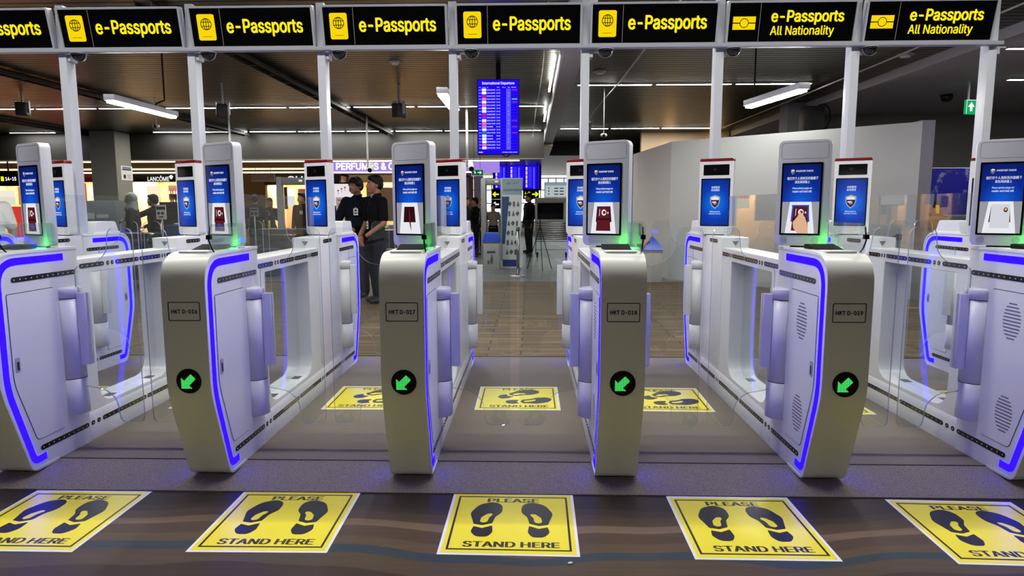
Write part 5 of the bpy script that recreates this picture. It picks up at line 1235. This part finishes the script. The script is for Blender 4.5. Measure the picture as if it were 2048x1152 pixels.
simple('tray_trolley', MB().box(-6.38, -5.86, 8.4, 9.0, 0.58, 0.62).box(-6.36, -6.32, 8.42, 8.46, FLOOR, 0.58).box(-5.92, -5.88, 8.42, 8.46, FLOOR, 0.58).box(-6.36, -6.32, 8.94, 8.98, FLOOR, 0.58).box(-5.92, -5.88, 8.94, 8.98, FLOOR, 0.58).box(-6.36, -5.88, 8.43, 8.97, 0.2, 0.23), STEEL, 'low steel trolley carrying the stack of blue luggage trays', 'trolley')
simple('crumpled_paper', MB().ell((0, 0, 0), (0.12, 0.06, 0.015), 10, 5), WPRINT, 'white papers on the top blue luggage tray', 'paper', loc=(-6.1, 8.62, 1.03))
def roller_table(x, yy, L, label):
    t = thing('roller_table', label, 'table', (x, yy, FLOOR), 0, 'roller tables at the screening lanes')
    link('frame', MB().box(-L / 2, L / 2, -0.3, -0.26, 0.82, 0.92).box(-L / 2, L / 2, 0.26, 0.3, 0.82, 0.92).mesh('table_frame'), STEEL, t)
    for sx in (-1, 1):
        for sy in (-1, 1):
            link('leg', cached('tleg', lambda: MB().box(-0.025, 0.025, -0.025, 0.025, 0, 0.85).mesh('table_leg')), STEEL, t, loc=(sx * (L / 2 - 0.06), sy * 0.26, 0))
    n = int(L / 0.09)
    for i in range(n):
        link('roller', cached('troller', lambda: MB().tube([(0, -0.26, 0), (0, 0.26, 0)], 0.03, 10).mesh('table_roller')), STEEL, t, loc=(-L / 2 + (i + 0.5) * L / n, 0, 0.89))
    link('lower_shelf', MB().box(-L / 2, L / 2, -0.26, 0.26, 0.3, 0.33).mesh('table_shelf'), DK, t)
    link('skirt', MB().box(-L / 2, L / 2, -0.27, -0.262, 0.35, 0.8).mesh('table_skirt'), mat('skirt_dark', '303238', 0.6), t)
roller_table(-4.85, 10.5, 1.3, 'dark roller table in front of the metal detector arch')
roller_table(-6.85, 8.4, 0.9, 'dark roller table beside the person in a grey headscarf')
roller_table(-3.55, 13.4, 0.8, 'roller table right behind the man with clasped hands')
simple('blue_drum', MB().lathe([(0.16, 0), (0.18, 0.05), (0.18, 0.5), (0.19, 0.55)], n=20), mat('drum_blue', '24345c', 0.5), 'dark blue drum under the metal detector arch', 'drum', loc=(-5.05, 10.0, FLOOR))
simple('yellow_crate', MB().box(-0.2, 0.2, -0.12, 0.12, 0, 0.2), mat('crate_lime', 'a8a828', 0.5), 'lime box on the counter left of the metal detector arch', 'box', bev=0.02, loc=(-6.85, 14.0, 0.78))
simple('shop_counter', MB().box(-7.5, -6.3, 13.9, 14.5, FLOOR, 0.78), mat('counter_tan', 'a08050', 0.5), 'tan counter under the lime box, behind the arch', 'counter', bev=0.01)
simple('yellow_floor_stand', MB().prism([(-0.08, 0), (0.08, 0), (0.03, 0.62), (-0.03, 0.62)], -0.05, 0.05, 'y'), mat('stand_yellow', 'd8b020', 0.5), 'yellow wet-floor stand glimpsed behind the acrylic of gate HKT D-017', 'stand', bev=0.008, loc=(-1.97, 12.0, FLOOR))
# white CCTV cameras hanging before the shops
def bullet(x, yy, z, rz, label, rx=0.35):
    t = thing('bullet_camera', label, 'camera', (x, yy, z), rz, 'white bullet cameras')
    link('body', MB().tube([(0, 0.16, 0.05), (0, -0.12, -0.06)], 0.055, 14).mesh('bullet_body'), WHITE, t)
    link('lens', MB().tube([(0, -0.118, -0.06), (0, -0.13, -0.0645)], 0.045, 14).mesh('bullet_lens'), BLACK, t)
    link('drop_pole', MB().tube([(-0.07, 0.06, 0.0), (-0.07, 0.06, CEIL - z)], 0.022, 8).tube([(-0.07, 0.06, 0.03), (0, 0.05, 0.03)], 0.02, 6).mesh('bullet_pole'), WHITE, t)
bullet(-1.06, 10.0, 2.1, 0.15, 'white bullet camera hanging left of the small green exit sign')
bullet(-3.25, 11.0, 2.14, 0.05, 'white bullet camera hanging above the two men')
bullet(-6.1, 11.0, 2.18, 1.0, 'white bullet camera hanging right of the check screen at gate HKT D-016')

# right side: counter with sky poster
simple('side_counter', MB().box(6.2, 8.6, 8.0, 8.7, FLOOR, 1.09).box(6.12, 8.7, 7.9, 8.8, 1.09, 1.15), mat('counter_dark', '55565c', 0.5), 'grey counter with a pale top behind the rightmost gate', 'counter', bev=0.008)
t = thing('sky_poster', 'deep blue poster of clouds standing on the grey counter', 'poster', (7.02, 8.2, 1.16))
link('board', MB().box(-0.46, 0.46, 0, 0.03, 0, 0.78).mesh('sky_board'), mat('poster_edge_white', 'c8ccd4', 0.5), t)
SKY = mat('poster_sky', '1c1c86', 0.4)
def _sky(m):
    n, l, b = nodes(m)
    tc = n.new('ShaderNodeTexCoord'); nz = n.new('ShaderNodeTexNoise'); nz.inputs['Scale'].default_value = 3.2; nz.inputs['Detail'].default_value = 6; nz.inputs['Roughness'].default_value = 0.6
    l.new(tc.outputs['Object'], nz.inputs['Vector']); rp = n.new('ShaderNodeValToRGB')
    rp.color_ramp.elements[0].position = 0.56; rp.color_ramp.elements[0].color = lin('1d1c8c'); rp.color_ramp.elements[1].position = 0.76; rp.color_ramp.elements[1].color = lin('b8bce0')
    l.new(nz.outputs['Fac'], rp.inputs[0]); l.new(rp.outputs[0], b.inputs['Base Color'])
_sky(SKY)
link('picture', MB().box(-0.445, 0.445, -0.004, 0, 0.012, 0.768).mesh('sky_picture'), SKY, t)
t = thing('signal_tower', 'small red and green signal tower at the left top of the sky poster', 'lamp', (6.53, 8.05, 1.15))
link('pole', MB().tube([(0, 0, 0), (0, 0, 0.72)], 0.012, 8).mesh('tower_pole'), GREYM, t)
link('green_lens', MB().lathe([(0.035, 0.74), (0.035, 0.82)], n=16).mesh('tower_green'), mat('lens_green', '1c5a34', 0.3), t, 'dark green lens')
link('red_lens', MB().lathe([(0.035, 0.83), (0.035, 0.92)], n=16).mesh('tower_red'), mat('lens_red', '8c2428', 0.3), t, 'dark red lens')
t = thing('handheld_scanner', 'black handheld scanner with a yellow tag before the sky poster', 'scanner', (6.62, 7.95, 1.15))
link('body', MB().box(-0.09, 0.1, -0.03, 0.05, 0, 0.05).prism(roundpath([(-0.05, 0.04), (0.05, 0.04), (0.02, 0.24), (-0.03, 0.26)], [0.01, 0.01, 0.02, 0.02], 4, True), -0.03, 0.03, 'y').mesh('scanner_body', 0.008), BLACKM, t)
link('tag', MB().prism([(-0.03, 0.05), (0.03, 0.045), (0.02, 0.18), (-0.04, 0.185)], -0.04, -0.034, 'y').mesh('scanner_tag', 0.002), mat('tag_yellow', 'd8b428', 0.5), t, 'yellow tag')
t = thing('glass_case', 'black glossy case at the end of the white partition, left of the sky poster', 'case', (6.38, 8.15, 1.15))
link('case', MB().box(-0.1, 0.1, -0.08, 0.1, 0, 0.46).mesh('glass_case', 0.01), BLACK, t)
link('gold_ornament', MB().tube([(-0.03, -0.085, 0.18), (0.0, -0.085, 0.12), (0.03, -0.085, 0.17), (0.02, -0.085, 0.26), (0.05, -0.085, 0.29)], [0.008, 0.014, 0.016, 0.012, 0.006], 8).mesh('ornament'), mat('gold', 'c8a85c', 0.25, 0.8), t)
t = thing('wall_speaker', 'black box with looped cables above the white partition', 'speaker', (5.0, 8.9, 2.62))
link('box', MB().box(-0.17, 0.17, 0, 0.25, 0, 0.42).mesh('speaker_box', 0.01), mat('box_dark', '1a1a1d', 0.5), t)
link('cable', MB().tube([(0.05, -0.01, 0.42), (0.15, -0.01, 0.45), (0.25, -0.01, 0.36), (0.26, -0.01, 0.2), (0.22, -0.01, 0.06), (0.1, -0.01, -0.02)], 0.012, 6).mesh('speaker_cable'), BLACKM, t)
struct('wall_pier', MB().box(4.8, 5.2, 9.6, 10.0, FLOOR, CEIL).mesh('wall_pier'), mat('pier_grey', '77777a', 0.6))
struct('wall_warm', MB().box(2.9, 5.1, 14.2, 14.4, FLOOR, CEIL).mesh('wall_warm'), mat('wall_warm_cream', 'b09878', 0.6))
for x, z, lab in ((4.75, 2.92, 'small warm wall light above the white partition, beside the grey pier'), (3.6, 2.72, 'small warm wall light low over the corner of the white partition')):
    tag(link('wall_light', MB().box(x - 0.12, x + 0.12, 14.1, 14.2, z, z + 0.05).mesh('wall_light'), mat('wall_light_warm', 'ffcf80', emit=9.0, nosample=False)), lab, 'light', 'warm wall lights')

# ================================================================== people
SKIN = mat('skin_tan', '9a6a50', 0.5); SKIN2 = mat('skin_light', 'b08468', 0.5); HAIR = mat('hair_black', '0b0909', 0.6, spec=0.25); CLOTH = mat('cloth_navy', '161a26', 0.9, spec=0.1); TROU = mat('trousers_charcoal', '181a22', 0.9, spec=0.1)
CLOTH2 = mat('cloth_black', '101116', 0.9, spec=0.1); SHOE = mat('shoe_black', '0e0e10', 0.5); EYEW = mat('eye_white', 'c8c0b8', 0.3); EYEB = mat('eye_dark', '140e0c', 0.2); LIPS = mat('lips', '7a4038', 0.5); UNDER = mat('undershirt_grey', '9a9ca4', 0.8)
def solid(mb, voxel, name, smooth=4):
    """union of overlapping pieces as one continuous surface"""
    me = mb.mesh('tmp_' + name)
    ob = bpy.data.objects.new('tmp_solid', me); COL.objects.link(ob)
    r = ob.modifiers.new('r', 'REMESH'); r.mode = 'VOXEL'; r.voxel_size = voxel; r.use_smooth_shade = True
    s = ob.modifiers.new('s', 'SMOOTH'); s.factor = 0.5; s.iterations = smooth
    dg = bpy.context.evaluated_depsgraph_get(); dg.update()
    out = bpy.data.meshes.new_from_object(ob.evaluated_get(dg))
    out.name = name
    bpy.data.objects.remove(ob); bpy.data.meshes.remove(me)
    out.materials.clear()
    return out
def hand_pieces(mb, wrist, d, palm_n, side, curl=0.5, s=1.0):
    """palm, four unequal fingers and a thumb; d fingers' direction, palm_n palm normal"""
    d = Vector(d).normalized(); n = Vector(palm_n).normalized(); n = (n - d * n.dot(d)).normalized(); w = d.cross(n) * side
    W = Vector(wrist)
    for k in (-1, -0.33, 0.33, 1):
        mb.cap(W + w * 0.012 * k, 0.018 * s, W + d * 0.085 * s + w * 0.03 * s * k, 0.0135 * s, 8)
    for k, L in ((-1, 0.062), (-0.33, 0.078), (0.33, 0.084), (1, 0.074)):
        p = W + d * 0.09 * s + w * 0.032 * s * k
        a = p; dirv = d
        for j, f in enumerate((0.45, 0.32, 0.23)):
            dirv = (dirv * math.cos(curl * 0.9) + n * math.sin(curl * 0.9)).normalized()
            b = a + dirv * L * f * 1.25 * s
            mb.cap(a, (0.0105 - 0.001 * j) * s, b, (0.0095 - 0.001 * j) * s, 8); a = b
    a = W + d * 0.025 * s + w * 0.028 * s
    b = a + (d * 0.6 + w * 0.75 + n * 0.3).normalized() * 0.045 * s; c = b + (d * 0.9 + w * 0.15 + n * 0.4).normalized() * 0.035 * s
    mb.cap(a, 0.015 * s, b, 0.012 * s, 8); mb.cap(b, 0.0115 * s, c, 0.0095 * s, 8)

def person(label, loc, rz, h=1.72, arms=None, sleeves='short', top=CLOTH, legs=TROU, skin=SKIN, hair='short', stout=1.0, head_turn=0.0, voxel=0.009, belly=0.0, extras=None, group=None, skirt=False, hands=True, curl=0.6, stride=0.03, glasses=False):
    k = h / 1.74
    t = thing('person', label, 'person', loc, rz, group)
    P = lambda x, y, z: Vector((x, y, z))
    sw = 0.185 * (0.9 + 0.1 * stout)
    A = arms or {}
    # joints: arms given as (elbow, wrist, finger direction, palm normal) per side
    JA = {}
    for s in (-1, 1):
        JA[s] = A.get(s, (P(s * (sw + 0.075), 0.03, 1.12), P(s * (sw + 0.065), -0.05, 0.87), P(0, -0.15, -1), P(-s, 0, 0)))
    hc = P(0, -0.015, 1.625)
    T = Matrix.Translation(hc + P(0, 0.02, -0.09)) @ Matrix.Rotation(head_turn, 4, 'Z') @ Matrix.Translation(-(hc + P(0, 0.02, -0.09)))
    def head_mb(mb, only=None):
        hm = MB()
        hm.ell(hc + P(0, 0.018, 0.02), (0.074, 0.093, 0.095), 16, 12)
        hm.ell(hc + P(0, -0.03, -0.03), (0.064 * (0.94 + .06 * stout), 0.068, 0.085), 16, 12)
        hm.cap(hc + P(0, -0.068, -0.092), 0.027, hc + P(0, -0.01, -0.075), 0.052)
        hm.ell(hc + P(0, -0.083, -0.062), (0.026, 0.016, 0.018), 10, 8)
        hm.cap(hc + P(0, -0.092, 0.008), 0.009, hc + P(0, -0.110, -0.028), 0.014, 8)
        hm.ell(hc + P(0, -0.098, -0.036), (0.02, 0.013, 0.011), 8, 6)
        hm.cap(hc + P(-0.042, -0.076, 0.03), 0.012, hc + P(0.042, -0.076, 0.03), 0.012, 8)
        for s in (-1, 1):
            hm.ell(hc + P(s * 0.046, -0.062, -0.025), (0.022, 0.02, 0.02), 8, 6)
            hm.ell(hc + P(s * 0.078, 0.018, -0.012), (0.009, 0.02, 0.032), 8, 8)
            if stout > 1.05: hm.ell(hc + P(s * 0.05, -0.04, -0.06), (0.03, 0.04, 0.035), 8, 6)
        mb.merge(hm, T)
    body = MB()
    head_mb(body)
    body.cap(P(0, 0.02, 1.43), 0.056 * (0.8 + .2 * stout), hc + P(0, 0.03, -0.07), 0.054, 12)
    for s in (-1, 1):
        e, w, fd, pn = JA[s]
        sh = P(s * sw, 0.01, 1.40)
        body.cap(P(s * 0.07, 0.01, 1.40), 0.05, sh, 0.05)
        body.cap(sh, 0.05 * stout, e, 0.038 * stout); body.cap(e, 0.038 * stout, w, 0.026)
        if hands: hand_pieces(body, w, fd, pn, s, curl)
        hp = P(s * 0.09, 0, 0.9); kn = P(s * 0.095, -0.015 - s * stride * 0.5, 0.48); an = P(s * 0.10, 0.02 - s * stride, 0.09)
        body.cap(hp, 0.075, kn, 0.05); body.cap(kn, 0.05, an, 0.035); body.cap(an, 0.03, an + P(0, -0.05, -0.045), 0.022)
    body.cap(P(0, 0.005, 0.93), 0.10, P(0, 0.0, 1.30), 0.105)
    for m_ in (body,): m_.v = [tuple(Vector(v) * k) for v in m_.v]
    b = link('body', solid(body, voxel, 'person_body'), skin, t)
    # trousers or skirt
    tr = MB()
    tr.ell(P(0, 0.005, 0.95), (0.165 * stout, 0.125 * stout + belly * .5, 0.11), 18, 10)
    for s in (-1, 1):
        hp = P(s * 0.085, 0.005, 0.88); kn = P(s * 0.10, -0.012 - s * stride * 0.5, 0.48); an = P(s * 0.105, 0.02 - s * stride, 0.10)
        if skirt: tr.cap(hp, 0.13, P(s * 0.09, 0, 0.2), 0.13)
        else:
            tr.cap(hp, 0.105 * (0.9 + .1 * stout), kn, 0.083); tr.cap(kn, 0.083, an, 0.072)
    tr.v = [tuple(Vector(v) * k) for v in tr.v]
    link('trousers' if not skirt else 'skirt', solid(tr, voxel * 1.2, 'trousers'), legs, t)
    # shirt
    shm = MB()
    shm.ell(P(0, 0.005, 1.24), (0.172 * stout, 0.118 * stout, 0.22), 20, 12)
    shm.ell(P(0, -0.012 - belly * .4, 1.04), (0.162 * stout, 0.122 * stout + belly, 0.16), 20, 12)
    shm.cap(P(-0.1, 0.01, 1.405), 0.062, P(0.1, 0.01, 1.405), 0.062)
    shm.cap(P(0, 0.02, 1.42), 0.072, P(0, 0.022, 1.475), 0.066)
    for s in (-1, 1):
        e, w, fd, pn = JA[s]; sh = P(s * sw, 0.01, 1.395)
        shm.cap(P(s * 0.08, 0.01, 1.39), 0.066, sh, 0.066 * stout)
        end = sh.lerp(e, 0.78)
        if sleeves == 'short': shm.cap(sh, 0.066 * stout, end, 0.062 * stout)
        else:
            shm.cap(sh, 0.066 * stout, e, 0.054 * stout); shm.cap(e, 0.054 * stout, e.lerp(w, 0.94), 0.038)
    shm.v = [tuple(Vector(v) * k) for v in shm.v]
    sh_ = link('shirt', solid(shm, voxel * 1.2, 'shirt'), top, t)
    col_ = MB()
    for s in (-1, 1):
        col_.cap(P(s * 0.055, 0.04, 1.495), 0.014, P(s * 0.035, -0.055, 1.465), 0.012); col_.cap(P(s * 0.035, -0.055, 1.465), 0.012, P(s * 0.06, -0.085, 1.435), 0.01)
    col_.cap(P(-0.055, 0.04, 1.495), 0.014, P(0.055, 0.04, 1.495), 0.014)
    col_.v = [tuple(Vector(v) * k) for v in col_.v]
    link('collar', col_.mesh('collar'), top, sh_)
    # shoes
    for s in (-1, 1):
        so = MB(); an = P(s * 0.105, 0.02 - s * stride, 0.0)
        so.cap(an + P(0, 0.02, 0.045), 0.044, an + P(s * 0.015, -0.15, 0.035), 0.036); so.cap(an + P(0, 0.0, 0.07), 0.045, an + P(0, -0.06, 0.055), 0.04)
        so.v = [(v[0] * k, v[1] * k, max(0.0, v[2] * k)) for v in so.v]
        link('shoe', solid(so, 0.009, 'shoe', 2), SHOE, t)
    # face
    fm = MB(); em = MB(); lm = MB(); bm_ = MB()
    for s in (-1, 1):
        fm.ell(hc + P(s * 0.031, -0.0815, 0.008), (0.0135, 0.008, 0.008), 10, 8); em.ell(hc + P(s * 0.031, -0.087, 0.008), (0.0065, 0.0045, 0.0072), 8, 6)
        bm_.cap(hc + P(s * 0.014, -0.0905, 0.031), 0.0048, hc + P(s * 0.05, -0.077, 0.034), 0.004, 6)
    lm.ell(hc + P(0, -0.0965, -0.0665), (0.024, 0.006, 0.0075), 10, 6)
    for m_ in (fm, em, lm, bm_): m_.xf(T); m_.v = [tuple(Vector(v) * k) for v in m_.v]
    link('eyes', fm.mesh('eyes'), EYEW, b); link('irises', em.mesh('irises'), EYEB, b); link('mouth', lm.mesh('mouth'), LIPS, b); link('eyebrows', bm_.mesh('eyebrows'), HAIR, b)
    if glasses:
        gm = MB()
        for s in (-1, 1):
            gm.tube([hc + P(s * 0.031 + 0.02 * math.cos(a), -0.098, 0.006 + 0.015 * math.sin(a)) for a in [i * PI / 6 for i in range(13)]], 0.0022, 5)
            gm.tube([hc + P(s * 0.051, -0.096, 0.008), hc + P(s * 0.08, 0.0, 0.008)], 0.002, 5)
        gm.xf(T); gm.v = [tuple(Vector(v) * k) for v in gm.v]
        link('glasses', gm.mesh('glasses'), GREYM, t)
    # hair
    hm = MB()
    if hair in ('short', 'bowl', 'long'):
        hm.ell(hc + P(0, 0.03, 0.052), (0.087, 0.1, 0.09), 18, 12)
        hm.ell(hc + P(0, 0.06, 0.0), (0.08, 0.07, 0.085), 16, 10)
        hm.ell(hc + P(0, -0.04, 0.092), (0.068, 0.052, 0.036), 14, 8)
        for s in (-1, 1): hm.ell(hc + P(s * 0.073, 0.035, 0.015), (0.016, 0.045, 0.055), 10, 8)
        if hair == 'bowl':
            hm.ell(hc + P(0, -0.05, 0.072), (0.078, 0.048, 0.046), 16, 10)
            for s in (-1, 1): hm.ell(hc + P(s * 0.072, -0.02, 0.035), (0.022, 0.06, 0.05), 10, 8)
        if hair == 'long': hm.cap(hc + P(0, 0.075, 0.0), 0.075, hc + P(0, 0.085, -0.2), 0.06)
        hmat = HAIR
    elif hair == 'scarf':
        hm.ell(hc + P(0, 0.02, 0.02), (0.098, 0.115, 0.118), 18, 12); hm.cap(hc + P(0, 0.03, -0.06), 0.09, hc + P(0, 0.0, -0.18), 0.13)
        hmat = mat('scarf_grey', '8a9694', 0.8)
    hm.xf(T); hm.v = [tuple(Vector(v) * k) for v in hm.v]
    link('hair' if hair != 'scarf' else 'headscarf', solid(hm, 0.01, 'hair', 3), hmat, t)
    if extras: extras(t, k)
    return t

def badge(x, y, z, rz=0.0, w=0.055, h=0.085, cord=None):
    def f(t, k):
        b_ = link('name_badge', MB().box(-w / 2, w / 2, -0.003, 0.003, -h, 0).mesh('name_badge'), WPRINT, t, loc=(x * k, y * k, z * k), rot=(0, 0, rz))
        link('badge_print', MB().box(-w * .25, w * .25, -0.004, -0.003, -h * .45, -h * .15).box(-w * .35, w * .35, -0.004, -0.003, -h * .8, -h * .6).mesh('badge_print'), DARK, b_)
        link('badge_clip', MB().box(-0.006, 0.006, -0.004, 0.004, 0, 0.02).mesh('badge_clip'), GREYM, b_)
        if cord: link('lanyard', MB().tube([Vector(c) * k for c in cord], 0.005, 6).mesh('lanyard'), CLOTH2, t)
    return f
V3 = Vector
clasp = {1: (V3((0.27, -0.02, 1.10)), V3((0.065, -0.235, 0.90)), V3((-0.85, -0.3, -0.35)), V3((0, 1, 0.2))), -1: (V3((-0.27, -0.02, 1.10)), V3((-0.055, -0.25, 0.88)), V3((0.8, -0.35, -0.4)), V3((0, 1, 0.2)))}
def m1(t, k):
    badge(0.02, -0.145, 1.12, 0.0, 0.045, 0.1, [(0.05, -0.08, 1.44), (0.03, -0.135, 1.3), (0.02, -0.15, 1.13)])(t, k)
    link('undershirt', MB().ell((0, -0.045 * k, 1.465 * k), (0.035, 0.03, 0.03), 10, 8).mesh('undershirt'), UNDER, t)
    w = V3((0.085, -0.215, 0.915)) * k
    link('wrist_watch', MB().tube([w + V3((0.012, 0.012, 0.014)), w + V3((-0.012, -0.012, -0.008))], 0.034, 14).mesh('wrist_watch'), BLACKM, t)
person('man in a short-sleeved black shirt standing with clasped hands, badge hanging at his waist', (-2.10, 6.42, FLOOR), math.radians(-50), 1.79, clasp, 'short', CLOTH2, TROU, SKIN, 'short', 1.0, math.radians(-8), 0.008, 0.0, m1)
crossed = {1: (V3((0.31, -0.06, 1.12)), V3((0.05, -0.28, 1.05)), V3((-0.95, -0.1, -0.1)), V3((0, 0.9, -0.3))), -1: (V3((-0.31, -0.06, 1.12)), V3((-0.04, -0.29, 1.03)), V3((0.95, -0.1, -0.1)), V3((0, 0.9, -0.3)))}
person('stocky man with a bowl haircut and glasses in a long-sleeved dark shirt with chest badge', (-2.52, 7.0, FLOOR), math.radians(-20), 1.79, crossed, 'long', CLOTH, TROU, SKIN, 'bowl', 1.22, math.radians(-10), 0.008, 0.03, badge(0.09, -0.165, 1.30, 0.2, 0.07, 0.1), glasses=True)
# others farther back
SHW_ = mat('shirt_white', 'd4d4d0', 0.8)
person('person in a white T-shirt cut by the left photo edge, arm hanging', (-6.22, 4.6, FLOOR), math.radians(60), 1.70, None, 'short', SHW_, mat('trousers_blue', '2a3450', 0.8), SKIN, 'short', 1.12, 0, 0.012, 0.02)
person('person in a grey headscarf and black robe beside the concrete column', (-7.36, 9.3, FLOOR), math.radians(-75), 1.62, None, 'long', mat('robe_black', '101116', 0.9), mat('robe_black', '101116', 0.9), SKIN2, 'scarf', 1.1, 0, 0.014, skirt=True)
reach = {1: (V3((0.3, -0.22, 1.28)), V3((0.25, -0.48, 1.22)), V3((-0.1, -1, -0.2)), V3((0, 0, -1))), -1: (V3((-0.26, -0.12, 1.15)), V3((-0.2, -0.35, 1.05)), V3((0, -1, -0.2)), V3((0, 0, -1)))}
person('person in black reaching out an arm, right of the grey headscarf', (-7.35, 10.0, FLOOR), math.radians(-90), 1.60, reach, 'long', CLOTH2, TROU, SKIN, 'short', 1.05, 0, 0.014)
person('person in dark clothes seen from behind, left of the metal detector arch', (-6.75, 13.45, FLOOR), math.radians(190), 1.66, None, 'long', CLOTH2, TROU, SKIN, 'short', 1.05, 0, 0.016)
phone = {1: (V3((0.24, -0.08, 1.12)), V3((0.06, -0.26, 1.25)), V3((-0.4, -0.4, 0.7)), V3((0, 1, 0))), -1: (V3((-0.24, -0.08, 1.12)), V3((-0.05, -0.26, 1.22)), V3((0.4, -0.4, 0.7)), V3((0, 1, 0)))}
person('person in black looking at a phone before the shop, left of the arch', (-7.0, 15.0, FLOOR), 0.1, 1.6, phone, 'long', CLOTH2, TROU, SKIN2, 'long', 0.95, 0, 0.016, 0.0, lambda t, k: link('phone', MB().box(-0.035, 0.035, -0.005, 0.005, -0.07, 0.07).mesh('phone', 0.004), BLACK, t, loc=(0.0, -0.33 * k, 1.29 * k)))
person('officer in black with a pale chest badge, right of the metal detector arch', (-5.15, 12.2, FLOOR), math.radians(-20), 1.68, None, 'long', CLOTH2, TROU, SKIN, 'short', 1.15, 0, 0.014, 0.0, badge(0.08, -0.135, 1.32, 0.1, 0.07, 0.07))
person('person in black with a pale armband, left of two others by the second arch', (-1.52, 13.5, FLOOR), math.radians(70), 1.60, None, 'long', CLOTH2, TROU, SKIN, 'short', 1.0, 0, 0.016)
person('person bending a little in black, second of three by the second arch', (-1.42, 15.2, FLOOR), math.radians(-60), 1.60, phone, 'long', CLOTH2, TROU, SKIN, 'short', 1.0, 0, 0.016)
person('person in black with a yellow card at the waist, third by the second arch', (-1.24, 15.9, FLOOR), math.radians(-100), 1.58, None, 'long', CLOTH2, TROU, SKIN, 'short', 1.0, 0, 0.016, 0.0, lambda t, k: link('yellow_card', MB().box(-0.05, 0.05, -0.005, 0.005, -0.07, 0.07).mesh('yellow_card'), YL, t, loc=(0.1, -0.17 * k, 1.02 * k)))
person('officer in a dark uniform with epaulettes and arm patch beside the x-ray machine', (0.05, 16.8, FLOOR), math.radians(-60), 1.74, None, 'long', CLOTH, TROU, SKIN, 'short', 1.1, 0, 0.014, 0.0, lambda t, k: link('arm_patch', MB().prism(circ(0, 0, 0.035, 14), -0.004, 0.004, 'x').mesh('arm_patch'), WPRINT, t, loc=(-0.27 * k, -0.01, 1.3 * k)))
person('seated-height person in pale clothes beyond the bin, half hidden by the second arch', (-1.02, 17.0, FLOOR), 0.2, 1.45, None, 'long', mat('cloth_beige', '8c8478', 0.8), TROU, SKIN2, 'long', 1.0, 0, 0.016)
